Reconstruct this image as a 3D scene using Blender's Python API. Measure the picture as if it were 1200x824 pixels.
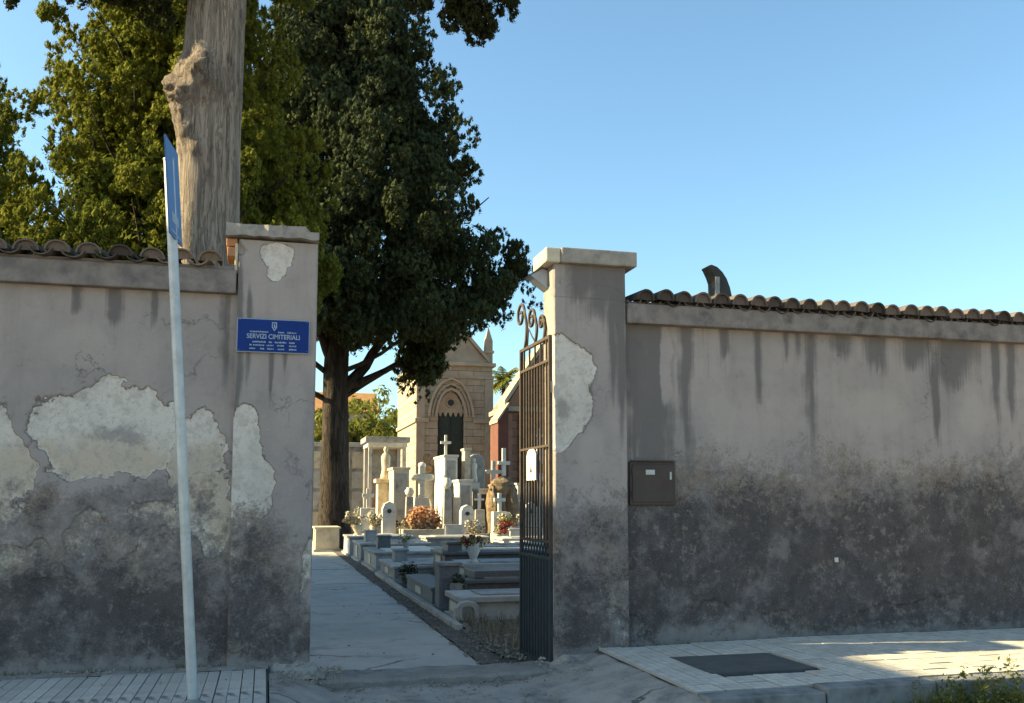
import bpy, math, random
import numpy as np
from mathutils import Vector, Matrix
R = math.radians
for o in list(bpy.data.objects): bpy.data.objects.remove(o)
S = bpy.context.scene
COL = S.collection

# ------------------------------------------------------------------ camera, sky, sun, exposure
cd = bpy.data.cameras.new('camera'); cam = bpy.data.objects.new('camera', cd); COL.objects.link(cam)
cam.location = (0, 0, 1.5); cam.rotation_euler = (R(95.6), 0, R(-14.6))
cd.sensor_width = 36; cd.lens = 33.0; cd.shift_y = 0.0559; cd.clip_end = 3000; cd.clip_start = 0.05
S.camera = cam
SUN = Vector((-.852, .155, .5)).normalized()           # towards the sun: low, from the left, a little behind the wall
wd = bpy.data.worlds.new('World'); S.world = wd; wd.use_nodes = True
wn = wd.node_tree.nodes; wl = wd.node_tree.links; wn.clear()
sk = wn.new('ShaderNodeTexSky'); sk.sky_type = 'NISHITA'; sk.sun_disc = False
sk.sun_elevation = R(30); sk.sun_rotation = math.atan2(SUN.x, SUN.y)
sk.air_density = 1.0; sk.dust_density = 1.0; sk.ozone_density = 5.0; sk.altitude = 20
bg = wn.new('ShaderNodeBackground'); bg.inputs[1].default_value = 0.105
wo = wn.new('ShaderNodeOutputWorld'); wl.new(sk.outputs[0], bg.inputs[0]); wl.new(bg.outputs[0], wo.inputs[0])
sl = bpy.data.lights.new('sun', 'SUN'); sl.energy = 5.0; sl.angle = R(0.53); sl.color = (1.0, .82, .56)
so = bpy.data.objects.new('sun', sl); COL.objects.link(so); so.rotation_euler = SUN.to_track_quat('Z', 'Y').to_euler()
so.location = (-30, 10, 30)
S.view_settings.view_transform = 'Standard'; S.view_settings.look = 'None'
S.view_settings.exposure = 1.64; S.view_settings.gamma = 1.0; S.view_settings.use_curve_mapping = False
S.view_settings.use_white_balance = True; S.view_settings.white_balance_temperature = 7500; S.view_settings.white_balance_tint = -7

# ------------------------------------------------------------------ helpers
def thing(name, label, cat, loc=(0, 0, 0), group=None):
    o = bpy.data.objects.new(name, None); COL.objects.link(o); o.location = loc; o.empty_display_size = .2
    o['label'] = label; o['category'] = cat
    if group: o['group'] = group
    return o
def link(name, me, mat=None, parent=None):
    o = bpy.data.objects.new(name, me); COL.objects.link(o)
    if mat and not me.materials: me.materials.append(mat)
    if parent:
        o.parent = parent
        t = Vector(parent.location); p = parent.parent
        while p: t = t + Vector(p.location); p = p.parent
        if parent.type == 'EMPTY': o.matrix_parent_inverse = Matrix.Translation(-t)
    return o
def tag(o, label, cat, group=None):
    o['label'] = label; o['category'] = cat
    if group: o['group'] = group
    return o
def copy_tree(o, loc, label=None, scale=None, rz=0):
    r = o.copy(); COL.objects.link(r); r.location = loc
    base = o.location.copy()
    if label: r['label'] = label
    r.rotation_euler.z = rz
    if scale: r.scale = (scale,) * 3 if not isinstance(scale, tuple) else scale
    for ch in o.children:
        c = ch.copy(); COL.objects.link(c); c.parent = r; c.matrix_parent_inverse = ch.matrix_parent_inverse.copy()
        for g in ch.children:
            d = g.copy(); COL.objects.link(d); d.parent = c
    return r
def mesh_np(name, V, F, attrs=None, smooth=False):
    V = np.asarray(V, dtype=np.float32); F = np.asarray(F, dtype=np.int32)
    me = bpy.data.meshes.new(name); n, k = F.shape
    me.vertices.add(len(V)); me.vertices.foreach_set('co', V.ravel())
    me.loops.add(n * k); me.loops.foreach_set('vertex_index', F.ravel())
    me.polygons.add(n); me.polygons.foreach_set('loop_start', np.arange(0, n * k, k, dtype=np.int32))
    me.polygons.foreach_set('loop_total', np.full(n, k, dtype=np.int32))
    if smooth: me.polygons.foreach_set('use_smooth', np.ones(n, dtype=bool))
    me.update(calc_edges=True)
    if attrs:
        for a, d in attrs.items():
            at = me.attributes.new(a, 'FLOAT', 'POINT'); at.data.foreach_set('value', np.asarray(d, dtype=np.float32))
    return me

class MB:
    """collects shapes that make up ONE part"""
    def __init__(s): s.v = []; s.f = []
    def add(s, v, f):
        b = len(s.v); s.v += [tuple(p) for p in v]; s.f += [tuple(i + b for i in q) for q in f]; return s
    def box(s, x0, x1, y0, y1, z0, z1, tx=0, ty=0):
        return s.add([(x0, y0, z0), (x1, y0, z0), (x1, y1, z0), (x0, y1, z0), (x0 + tx, y0 + ty, z1), (x1 - tx, y0 + ty, z1), (x1 - tx, y1 - ty, z1), (x0 + tx, y1 - ty, z1)],
                     [(0, 3, 2, 1), (4, 5, 6, 7), (0, 1, 5, 4), (1, 2, 6, 5), (2, 3, 7, 6), (3, 0, 4, 7)])
    def prism(s, pts, y0, y1):          # outline in x,z extruded along y
        n = len(pts)
        return s.add([(x, y0, z) for x, z in pts] + [(x, y1, z) for x, z in pts],
                     [tuple(range(n)), tuple(range(2 * n - 1, n - 1, -1))] + [(i, i + n, (i + 1) % n + n, (i + 1) % n) for i in range(n)])
    def prismx(s, pts, x0, x1):         # outline in y,z extruded along x
        n = len(pts)
        return s.add([(x0, y, z) for y, z in pts] + [(x1, y, z) for y, z in pts],
                     [tuple(range(n))[::-1], tuple(range(n, 2 * n))] + [(i, (i + 1) % n, (i + 1) % n + n, i + n) for i in range(n)])
    def tube(s, path, rad, seg=8, cap=True):
        path = [Vector(p) for p in path]; n = len(path)
        if not isinstance(rad, (list, tuple)): rad = [rad] * n
        v = []; up = Vector((0.13, .31, .9)).normalized()
        for i, p in enumerate(path):
            d = (path[min(i + 1, n - 1)] - path[max(i - 1, 0)]).normalized()
            a = d.cross(up)
            if a.length < .05: a = d.cross(Vector((1, 0, 0)))
            a.normalize(); b = d.cross(a)
            for k in range(seg):
                t = 2 * math.pi * k / seg; v.append(p + (a * math.cos(t) + b * math.sin(t)) * rad[i])
        f = [(i * seg + k, i * seg + (k + 1) % seg, (i + 1) * seg + (k + 1) % seg, (i + 1) * seg + k) for i in range(n - 1) for k in range(seg)]
        if cap: f += [tuple(range(seg))[::-1], tuple(range((n - 1) * seg, n * seg))]
        return s.add(v, f)
    def lathe(s, prof, c, seg=14):      # prof: (r, z)
        v = [(c[0] + r * math.cos(2 * math.pi * k / seg), c[1] + r * math.sin(2 * math.pi * k / seg), c[2] + z) for r, z in prof for k in range(seg)]
        n = len(prof)
        f = [(i * seg + k, i * seg + (k + 1) % seg, (i + 1) * seg + (k + 1) % seg, (i + 1) * seg + k) for i in range(n - 1) for k in range(seg)]
        f += [tuple(range(seg))[::-1], tuple(range((n - 1) * seg, n * seg))]
        return s.add(v, f)
    def build(s, name, mat, parent=None, bevel=0, smooth=False):
        me = bpy.data.meshes.new(name); me.from_pydata(s.v, [], s.f); me.update()
        if smooth: me.polygons.foreach_set('use_smooth', [True] * len(me.polygons))
        o = link(name, me, mat, parent)
        if bevel:
            m = o.modifiers.new('bevel', 'BEVEL'); m.width = bevel; m.segments = 2; m.limit_method = 'ANGLE'; m.angle_limit = R(40)
        return o

def vnoise(x, y, seed=0):
    x = np.asarray(x, float); y = np.asarray(y, float)
    def h(i, j):
        n = (i.astype(np.int64) * 374761393 + j.astype(np.int64) * 668265263 + seed * 974711) & 0xffffffff
        n = ((n ^ (n >> 13)) * 1274126177) & 0xffffffff
        return ((n ^ (n >> 16)) & 0xffff) / 65535.0
    i = np.floor(x); j = np.floor(y); u = x - i; v = y - j; u = u * u * (3 - 2 * u); v = v * v * (3 - 2 * v)
    return (h(i, j) * (1 - u) + h(i + 1, j) * u) * (1 - v) + (h(i, j + 1) * (1 - u) + h(i + 1, j + 1) * u) * v
def fbm(x, y, s=1., o=5, seed=0, g=.5):
    t = 0; a = 1.; w = 0
    for k in range(o):
        t = t + a * vnoise(x * s + 17.3 * k, y * s + 9.1 * k, seed + k); w += a; a *= g; s *= 2.03
    return t / w

# ------------------------------------------------------------------ materials
class NT:
    def __init__(s, name):
        s.m = bpy.data.materials.new(name); s.m.use_nodes = True; s.t = s.m.node_tree; s.t.nodes.clear()
        s.out = s.t.nodes.new('ShaderNodeOutputMaterial')
        s.bsdf = s.t.nodes.new('ShaderNodeBsdfPrincipled'); s.t.links.new(s.bsdf.outputs[0], s.out.inputs[0])
        s.co = s.t.nodes.new('ShaderNodeTexCoord').outputs['Object']
    def set(s, sock, v):
        if isinstance(v, bpy.types.NodeSocket): s.t.links.new(v, sock)
        elif isinstance(v, (tuple, list)) and len(v) == 3 and sock.type == 'RGBA': sock.default_value = (*v, 1)
        else: sock.default_value = v
    def math(s, op, a, b=0., c=0., clamp=False):
        n = s.t.nodes.new('ShaderNodeMath'); n.operation = op; n.use_clamp = clamp
        s.set(n.inputs[0], a); s.set(n.inputs[1], b); s.set(n.inputs[2], c); return n.outputs[0]
    def mapv(s, sc=(1, 1, 1), loc=(0, 0, 0)):
        n = s.t.nodes.new('ShaderNodeMapping'); s.t.links.new(s.co, n.inputs[0]); n.inputs['Scale'].default_value = sc; n.inputs['Location'].default_value = loc; return n.outputs[0]
    def noise(s, scale, detail=6, rough=.6, vec=None, dist=0):
        n = s.t.nodes.new('ShaderNodeTexNoise'); s.t.links.new(vec or s.co, n.inputs['Vector'])
        n.inputs['Scale'].default_value = scale; n.inputs['Detail'].default_value = detail; n.inputs['Roughness'].default_value = rough; n.inputs['Distortion'].default_value = dist
        return n.outputs['Fac']
    def voro(s, scale, vec=None, feat='F1'):
        n = s.t.nodes.new('ShaderNodeTexVoronoi'); n.feature = feat; s.t.links.new(vec or s.co, n.inputs['Vector']); n.inputs['Scale'].default_value = scale; return n.outputs['Distance']
    def sm(s, v, a, b, lo=0., hi=1.):
        n = s.t.nodes.new('ShaderNodeMapRange'); n.interpolation_type = 'SMOOTHSTEP'
        s.set(n.inputs[0], v); s.set(n.inputs[1], a); s.set(n.inputs[2], b); s.set(n.inputs[3], lo); s.set(n.inputs[4], hi); return n.outputs[0]
    def mix(s, f, a, b, mode='MIX'):
        n = s.t.nodes.new('ShaderNodeMix'); n.data_type = 'RGBA'; n.blend_type = mode
        s.set(n.inputs[0], f); s.set(n.inputs[6], a); s.set(n.inputs[7], b); return n.outputs[2]
    def attr(s, name):
        n = s.t.nodes.new('ShaderNodeAttribute'); n.attribute_name = name; return n.outputs['Fac']
    def rnd(s): return s.t.nodes.new('ShaderNodeObjectInfo').outputs['Random']
    def bump(s, h, strength=.5, dist=.01):
        n = s.t.nodes.new('ShaderNodeBump'); n.inputs['Strength'].default_value = strength; n.inputs['Distance'].default_value = dist
        s.set(n.inputs['Height'], h); s.t.links.new(n.outputs[0], s.bsdf.inputs['Normal'])
    def done(s, col, rough=.8, metal=0., spec=.3):
        s.set(s.bsdf.inputs['Base Color'], col); s.set(s.bsdf.inputs['Roughness'], rough); s.set(s.bsdf.inputs['Metallic'], metal)
        s.set(s.bsdf.inputs['Specular IOR Level'], spec); return s.m

def simple(name, c1, c2, scale=4, rough=.8, bump=.3, bscale=60, metal=0, stain=None, st_scale=1.3, vary=0., spec=.3, bdist=.006, crack=0, grid=0):
    t = NT(name)
    c = t.mix(t.sm(t.noise(scale), .3, .7), c1, c2)
    if stain: c = t.mix(t.math('MULTIPLY', t.sm(t.noise(st_scale, 8, .7), .5, .72), .75), c, stain)
    if vary:
        v = t.math('MULTIPLY_ADD', t.rnd(), vary * 2, 1 - vary)
        n = t.t.nodes.new('ShaderNodeVectorMath'); n.operation = 'SCALE'; t.t.links.new(c, n.inputs[0]); t.t.links.new(v, n.inputs['Scale']); c = n.outputs[0]
    hh = t.noise(bscale, 5, .65)
    if grid:
        bt = t.t.nodes.new('ShaderNodeTexBrick'); t.t.links.new(t.co, bt.inputs['Vector']); bt.offset = 0; bt.inputs['Scale'].default_value = 1; bt.inputs['Brick Width'].default_value = grid; bt.inputs['Row Height'].default_value = grid; bt.inputs['Mortar Size'].default_value = .005; bt.inputs['Mortar Smooth'].default_value = .3
        c = t.mix(t.math('MULTIPLY', bt.outputs['Fac'], .6), c, tuple(.45 * a for a in c2)); hh = t.math('MULTIPLY_ADD', bt.outputs['Fac'], -1.2, hh)
    if crack:
        wv = t.mapv((1, 1, 1)); vm = t.t.nodes.new('ShaderNodeVectorMath'); vm.operation = 'ADD'; nz = t.t.nodes.new('ShaderNodeTexNoise'); t.t.links.new(t.co, nz.inputs['Vector']); nz.inputs['Scale'].default_value = 4; nz.inputs['Detail'].default_value = 6
        sc = t.t.nodes.new('ShaderNodeVectorMath'); sc.operation = 'SCALE'; t.t.links.new(nz.outputs['Color'], sc.inputs[0]); sc.inputs['Scale'].default_value = .35
        t.t.links.new(wv, vm.inputs[0]); t.t.links.new(sc.outputs[0], vm.inputs[1])
        ck = t.math('MULTIPLY', t.sm(t.voro(crack, vm.outputs[0], 'DISTANCE_TO_EDGE'), .012, .003), t.sm(t.noise(.9, 3), .42, .58))
        c = t.mix(t.math('MULTIPLY', ck, .75), c, (.05, .047, .044)); c = t.mix(t.math('MULTIPLY', t.sm(t.noise(26, 8, .75), .56, .66), .5), c, (.10, .093, .086)); c = t.mix(t.math('MULTIPLY', t.sm(t.noise(33, 8, .75, t.mapv((1, 1, 1), (3, 9, 1))), .58, .66), .45), c, (.50, .45, .40))
        hh = t.math('MULTIPLY_ADD', ck, -1.5, hh)
    if bump: t.bump(hh, bump, bdist)
    return t.done(c, rough, metal, spec)

def plaster_mat():
    t = NT('weathered_plaster')
    big = t.noise(1.0, 10, .62); mid = t.noise(5, 10, .68); fine = t.noise(38, 6, .7); grit = t.noise(140, 3, .6); pat = t.noise(9, 12, .72, None, .4)
    vs = t.noise(1, 8, .66, t.mapv((6, 6, .4))); thin = t.noise(1, 6, .7, t.mapv((38, 38, .55)))
    mul = lambda a, b: t.math('MULTIPLY', a, b)
    cen = lambda a, k: t.math('MULTIPLY_ADD', a, k, -k / 2)
    add = lambda *a: a[0] if len(a) == 1 else t.math('ADD', a[0], add(*a[1:]))
    c = t.mix(t.sm(big, .32, .68), (.370, .312, .293), (.293, .252, .242))
    c = t.mix(mul(t.sm(vs, .46, .74), .45), c, (.255, .22, .20))
    c = t.mix(mul(t.sm(pat, .5, .66), .30), c, (.235, .205, .19))
    c = t.mix(mul(t.sm(t.noise(16, 8, .7), .58, .7), .35), c, (.47, .40, .36))
    c = t.mix(mul(t.sm(thin, .60, .72), .22), c, (.20, .175, .165))
    # dark run marks below the coping
    st = add(t.attr('streak'), cen(vs, .9), cen(thin, .8), cen(mid, .5))
    c = t.mix(mul(t.sm(st, .22, .85), .82), c, (.125, .112, .11))
    wash = t.sm(t.attr('streak'), -.15, -.7)
    c = t.mix(mul(wash, .45), c, (.40, .345, .315))
    # hairline cracks
    nz = t.t.nodes.new('ShaderNodeTexNoise'); t.t.links.new(t.co, nz.inputs['Vector']); nz.inputs['Scale'].default_value = 2.3; nz.inputs['Detail'].default_value = 8; nz.inputs['Roughness'].default_value = .65
    w1 = t.t.nodes.new('ShaderNodeVectorMath'); w1.operation = 'MULTIPLY_ADD'; t.t.links.new(nz.outputs['Color'], w1.inputs[0]); w1.inputs[1].default_value = (.9, .9, .9); t.t.links.new(t.co, w1.inputs[2]); warp = w1.outputs[0]
    ed = t.voro(1.1, warp, 'DISTANCE_TO_EDGE'); 
    crack = mul(t.sm(add(ed, cen(mid, .05)), .006, .001), t.sm(big, .5, .62)); c = t.mix(mul(crack, .5), c, (.14, .12, .11))
    # plaster fallen away: grey undercoat, sandy in places
    e = add(t.attr('peel'), cen(mid, .24), cen(fine, .12))
    pm = t.sm(e, -.012, .012); rim_shade = mul(t.sm(e, -.05, -.006), t.sm(e, .03, .0)); inner = mul(t.sm(e, .0, .02), t.sm(e, .16, .03))
    sand = t.sm(add(t.attr('sand'), cen(t.noise(2.6, 10, .7), 2.4)), .1, .9)
    pc = t.mix(sand, (.60, .54, .49), (.50, .415, .33))
    pc = t.mix(mul(inner, .5), pc, (.66, .60, .54))
    pc = t.mix(mul(t.sm(pat, .47, .60), .55), pc, (.40, .345, .31)); pc = t.mix(mul(t.sm(t.noise(24, 10, .75), .52, .64), .45), pc, (.27, .235, .215)); pc = t.mix(mul(t.sm(big, .5, .62), .4), pc, (.36, .32, .29)); pc = t.mix(mul(t.sm(fine, .55, .7), .35), pc, (.34, .29, .265))
    pc = t.mix(mul(t.sm(add(t.attr('blotch'), cen(mid, 1.4), cen(fine, .6)), .15, .75), .7), pc, (.24, .21, .20))
    c = t.mix(pm, c, pc)
    c = t.mix(mul(rim_shade, .7), c, (.17, .14, .125))  # dark rim: shadow at the peel edge put into the colour
    # damp mould: mottled, with pale worn spots and brown stains
    mo = add(t.attr('mould'), cen(big, 1.1), cen(pat, 1.7), cen(fine, 1.1))
    m1 = t.sm(mo, -.02, .48); m2 = t.sm(mo, .38, .95)
    tone = t.mix(t.sm(t.noise(2.2, 6), .4, .6), (.20, .155, .125), (.165, .145, .14))
    c = t.mix(mul(m1, .82), c, tone)
    c = t.mix(mul(m2, .86), c, t.mix(t.sm(mid, .4, .6), (.052, .044, .046), (.078, .066, .067)))
    worn = mul(m1, t.sm(add(t.noise(2.4, 12, .72, t.mapv((1, 1, 1), (7, 1, 3))), cen(fine, .12)), .50, .66))
    c = t.mix(mul(worn, .55), c, (.27, .23, .22))
    spots = mul(m1, t.sm(add(t.noise(12, 10, .75, t.mapv((1, 1, 1), (2, 5, 3))), cen(big, .35)), .555, .66))
    c = t.mix(mul(spots, .38), c, (.38, .315, .275))
    c = t.mix(mul(mul(m1, t.sm(t.noise(75, 4, .7), .57, .68)), .4), c, (.33, .28, .25))
    c = t.mix(mul(mul(m1, t.sm(t.noise(90, 4, .7, t.mapv((1, 1, 1), (4, 4, 9))), .56, .66)), .5), c, (.04, .036, .038))
    ef = t.sm(add(t.attr('salt'), cen(mid, 1.6), cen(pat, 1.0)), .3, .75)
    c = t.mix(mul(ef, .6), c, (.30, .265, .25))
    h = add(mul(fine, .5), mul(grit, .35), mul(mid, .9), mul(pm, -1.2), mul(crack, -.6), mul(t.noise(11, 4, .5), .5))
    t.bump(h, .75, .014)
    return t.done(c, .93, 0, .15)

def foliage_mat(name, ca, cb, cc, trans=.2, bs=55, bd=.03):
    t = NT(name)
    a = t.attr('tint')
    c = t.mix(t.sm(a, 0, .6), ca, cb); c = t.mix(t.sm(a, .75, 1.), c, cc)
    t.bump(t.noise(bs, 4, .7), .9, bd)
    t.done(c, .9, 0, .06)
    tr = t.t.nodes.new('ShaderNodeBsdfTranslucent'); t.set(tr.inputs[0], c)
    ms = t.t.nodes.new('ShaderNodeMixShader'); ms.inputs[0].default_value = trans
    t.t.links.new(t.bsdf.outputs[0], ms.inputs[1]); t.t.links.new(tr.outputs[0], ms.inputs[2]); t.t.links.new(ms.outputs[0], t.out.inputs[0])
    return t.m

def bark_mat(name, ca, cb, cc, sx=9, plate=.75):
    t = NT(name)
    f = t.noise(1, 10, .68, t.mapv((sx, sx, .55)), .8); g = t.noise(1, 8, .66, t.mapv((sx * 3.5, sx * 3.5, 3.2)), .5); p = t.noise(1, 6, .6, t.mapv((2.2, 2.2, 1.3)))
    c = t.mix(t.sm(f, .38, .62), ca, cb); c = t.mix(t.math('MULTIPLY', t.sm(p, .5, .68), .5), c, tuple(.6 * a + .4 * b for a, b in zip(cb, cc)))
    fl = t.math('MULTIPLY', t.sm(g, .54, .66), t.sm(f, .42, .6)); c = t.mix(t.math('MULTIPLY', fl, .8), c, cc)
    c = t.mix(t.math('MULTIPLY', t.sm(t.noise(1, 8, .7, t.mapv((sx * 2, sx * 2, 14))), .63, .72), .45), c, cc)
    q = t.noise(1, 8, .75, t.mapv((sx * 2.2, sx * 2.2, 1.1), (5, 3, 1)), 1.2); pl = t.sm(q, .50, .47); pl2 = t.math('MULTIPLY', pl, t.sm(q, .44, .47))
    c = t.mix(t.math('MULTIPLY', pl2, plate), c, cc); c = t.mix(t.math('MULTIPLY', t.sm(t.noise(70, 5, .75), .55, .68), .4), c, tuple(.5 * (a + b) for a, b in zip(cb, cc)))
    c = t.mix(t.math('MULTIPLY', t.attr('knot'), .75), c, cc)
    f = t.math('MULTIPLY_ADD', pl2, -.6 * plate, f)
    t.bump(t.math('ADD', t.math('MULTIPLY_ADD', f, 1., t.math('MULTIPLY', g, .8)), t.math('MULTIPLY', fl, -.6)), 1., .06)
    return t.done(c, .92, 0, .12)

M = {}
M['plaster'] = plaster_mat()
M['cornice'] = simple('cornice_plaster', (.25, .212, .195), (.155, .135, .13), 6, .93, .7, 40, stain=(.075, .068, .068), st_scale=3.2, spec=.1)
M['cap'] = simple('lichen_stone', (.33, .29, .25), (.22, .195, .18), 7, .9, .6, 45, stain=(.10, .095, .09), st_scale=6)
M['tile'] = simple('old_terracotta', (.115, .086, .072), (.072, .06, .056), 9, .9, .5, 60, stain=(.045, .045, .042), st_scale=5, vary=.5)
M['tile_warm'] = simple('warm_terracotta', (.19, .135, .10), (.12, .09, .072), 9, .9, .5, 60, stain=(.07, .062, .055), st_scale=8, vary=.3)
M['brick'] = simple('orange_brick', (.45, .20, .09), (.36, .17, .09), 12, .9, .4, 70)
M['mortar'] = simple('exposed_mortar', (.55, .47, .36), (.46, .40, .31), 12, .9, .5, 70)
M['galv'] = simple('galvanised_steel', (.45, .465, .475), (.36, .375, .385), 10, .5, .08, 80, metal=.35, stain=(.33, .33, .325), st_scale=5, spec=.5)
M['blue'] = simple('sign_blue', (.001, .022, .15), (.001, .028, .18), 3, .5, 0, spec=.2)
M['blue2'] = simple('road_sign_blue', (.03, .10, .26), (.04, .12, .30), 3, .45, 0, spec=.5)
M['white'] = simple('sign_white', (.30, .37, .47), (.25, .31, .41), 6, .6, 0)
M['alu'] = simple('sign_back', (.35, .37, .40), (.30, .32, .35), 6, .5, .05, 50, metal=.5)
M['box'] = simple('brown_metal', (.050, .036, .034), (.065, .048, .043), 5, .6, .2, 60, stain=(.10, .06, .04), st_scale=9)
M['iron'] = simple('rusty_iron', (.085, .06, .045), (.05, .04, .034), 14, .8, .5, 90, stain=(.13, .08, .05), st_scale=18)
M['iron_blue'] = simple('dark_teal_paint', (.017, .027, .034), (.024, .034, .041), 8, .55, .2, 70, stain=(.05, .045, .04), st_scale=6)
M['concrete'] = simple('path_concrete', (.48, .44, .395), (.40, .37, .335), 1.6, .9, .4, 90, stain=(.28, .255, .23), st_scale=2.5, vary=.06, crack=.35)
M['apron'] = simple('rough_concrete', (.40, .36, .32), (.28, .255, .23), 3, .95, 1., 70, stain=(.15, .138, .128), st_scale=3, bdist=.016, crack=.5)
M['sill'] = simple('worn_stone', (.24, .215, .19), (.175, .158, .142), 5, .9, .8, 60, stain=(.13, .12, .11), st_scale=4, crack=1.5)
M['strip'] = simple('grooved_paving', (.52, .48, .43), (.42, .39, .35), 6, .9, .4, 90, stain=(.30, .27, .24), st_scale=4, vary=.10, crack=.5)
M['paver'] = simple('cement_paver', (.58, .53, .46), (.48, .44, .385), 8, .9, .5, 120, stain=(.32, .29, .255), st_scale=5, vary=.10, grid=.081)
M['joint'] = simple('dark_joint', (.085, .082, .078), (.06, .058, .055), 10, .95, .5, 70)
M['kerb'] = simple('kerb_stone', (.24, .235, .23), (.16, .158, .155), 6, .9, .6, 60, stain=(.07, .07, .07), st_scale=4)
M['cover'] = simple('dark_cover', (.105, .102, .098), (.08, .078, .076), 7, .85, .6, 160)
M['asphalt'] = simple('asphalt', (.13, .122, .112), (.10, .095, .09), 3, .9, .8, 180)
M['bounce_ground'] = simple('pale_bounce_ground', (.52, .45, .36), (.44, .38, .31), 1.2, .9, .3, 60, stain=(.34, .30, .25), st_scale=.8)  # for the unseen pale ground that throws light back
M['enamel'] = simple('white_enamel', (.74, .72, .68), (.66, .64, .60), 9, .5, .05, 60)
M['soil'] = simple('dry_soil', (.19, .155, .12), (.115, .095, .078), 2.2, .95, .9, 40, stain=(.07, .06, .05), st_scale=3, bdist=.03)
M['gravel'] = simple('gravel_stone', (.34, .29, .235), (.22, .185, .15), 20, .9, .3, 50, vary=.2)
M['dirt'] = simple('pathside_dirt', (.17, .145, .12), (.10, .088, .078), 5, .95, .9, 60, stain=(.055, .048, .042), st_scale=9, bdist=.02)
M['marble'] = simple('white_marble', (.66, .62, .55), (.52, .49, .44), 3, .6, .15, 40, stain=(.36, .33, .29), st_scale=5)
M['travertine'] = simple('cream_stone', (.58, .50, .38), (.46, .39, .30), 4, .8, .4, 40, stain=(.30, .26, .20), st_scale=4)
M['greystone'] = simple('grey_stone', (.36, .34, .32), (.25, .238, .225), 3, .85, .4, 50, stain=(.14, .132, .125), st_scale=3)
M['palegrey'] = simple('pale_grey_stone', (.48, .45, .41), (.38, .355, .325), 3, .85, .4, 50, stain=(.17, .165, .16), st_scale=4)
M['granite'] = simple('dark_granite', (.14, .135, .13), (.09, .088, .086), 30, .45, .1, 60, stain=(.19, .175, .16), st_scale=3, spec=.4)
M['bluestone'] = simple('blue_grey_granite', (.17, .175, .18), (.125, .13, .135), 25, .6, .1, 60, spec=.4)
M['sandstone'] = simple('chapel_sandstone', (.40, .335, .245), (.32, .265, .195), 1.5, .9, .5, 12, stain=(.26, .21, .16), st_scale=.9, vary=.08)
M['redstone'] = simple('red_stone', (.33, .17, .115), (.25, .13, .09), 2, .9, .5, 12, stain=(.16, .10, .08), st_scale=1.2, vary=.08)
M['darkred'] = simple('shaded_red', (.16, .062, .045), (.12, .05, .04), 1.5, .9, .3, 10)  # red stone with its shade put into the colour
M['door'] = simple('dark_green_door', (.03, .045, .038), (.022, .032, .028), 5, .6, .2, 30)
M['rock'] = simple('grotto_rock', (.27, .19, .12), (.15, .105, .07), 5, .95, .9, 14, stain=(.34, .27, .18), st_scale=6, bdist=.05)
M['bronze'] = simple('dark_bronze', (.05, .042, .035), (.035, .03, .026), 8, .6, .2, 30)
M['render'] = simple('house_render', (.46, .37, .27), (.40, .33, .25), .8, .9, .2, 20, stain=(.32, .26, .2), st_scale=.6)
M['rooftile'] = simple('house_roof', (.40, .20, .075), (.30, .15, .06), 1.5, .9, .4, 10)
M['glass'] = simple('window_glass', (.03, .035, .04), (.04, .045, .05), 2, .15, 0, spec=.6)
M['shutter'] = simple('green_shutter', (.05, .10, .07), (.04, .08, .06), 4, .7, .2, 30)
M['bark_pale'] = bark_mat('pale_bark', (.39, .315, .26), (.28, .225, .185), (.10, .075, .06), 9, .26)
M['bark_dark'] = bark_mat('cypress_bark', (.085, .064, .052), (.055, .043, .036), (.03, .024, .02), 5)
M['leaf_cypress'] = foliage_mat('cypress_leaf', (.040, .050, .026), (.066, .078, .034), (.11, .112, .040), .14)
M['leaf_lit'] = foliage_mat('sunlit_cypress_leaf', (.10, .12, .022), (.19, .20, .034), (.27, .25, .05), .24)  # yellow and brightness of sunlight put into the leaf colour
M['leaf_pine'] = foliage_mat('pine_leaf', (.026, .036, .020), (.045, .055, .026), (.06, .065, .03), .12)
M['leaf_far'] = foliage_mat('far_leaf', (.12, .13, .03), (.20, .20, .045), (.28, .26, .07), .3)
M['weed'] = foliage_mat('weed_leaf', (.11, .125, .028), (.20, .20, .05), (.34, .29, .12), .3)
M['dry'] = foliage_mat('dry_grass', (.20, .165, .11), (.30, .25, .17), (.38, .33, .24), .2)
M['bloom_red'] = foliage_mat('red_flower', (.20, .02, .02), (.30, .05, .05), (.40, .14, .12), .2)
M['bloom_peach'] = foliage_mat('peach_flower', (.50, .22, .11), (.62, .33, .18), (.72, .52, .34), .2)
M['bloom_white'] = foliage_mat('white_flower', (.62, .55, .42), (.72, .66, .55), (.5, .42, .28), .2)

# ------------------------------------------------------------------ setting: ground, road, pavements, path
def sheet(name, x0, x1, y0, y1, z, mat, nx=1, ny=1, amp=0, seed=0):
    xs = np.linspace(x0, x1, nx + 1); ys = np.linspace(y0, y1, ny + 1); X, Y = np.meshgrid(xs, ys)
    Z = np.full_like(X, z, dtype=float)
    if amp: Z = Z + (fbm(X, Y, 3., 4, seed) - .5) * amp
    V = np.stack([X, Y, Z], -1).reshape(-1, 3); i = np.arange(nx * ny); a = i // nx * (nx + 1) + i % nx
    o = link(name, mesh_np(name, V, np.stack([a, a + 1, a + nx + 2, a + nx + 1], -1), smooth=True), mat); o['kind'] = 'structure'
    return o
sheet('ground', -700, 900, -400, 1500, -.30, M['soil'])
sheet('road', -60, 60, -9, 6.52, -.19, M['asphalt'], 40, 20, .01, 3)
sheet('bounce_ground', -60, 60, -30, 2.6, -.10, M['bounce_ground'], 30, 20, .01, 4)  # unseen pale ground, added to bounce sunlight onto the shaded wall
sheet('cemetery_ground', 2.2, 40, 9.5, 62, -.21, M['soil'], 160, 220, .05, 5)
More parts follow.
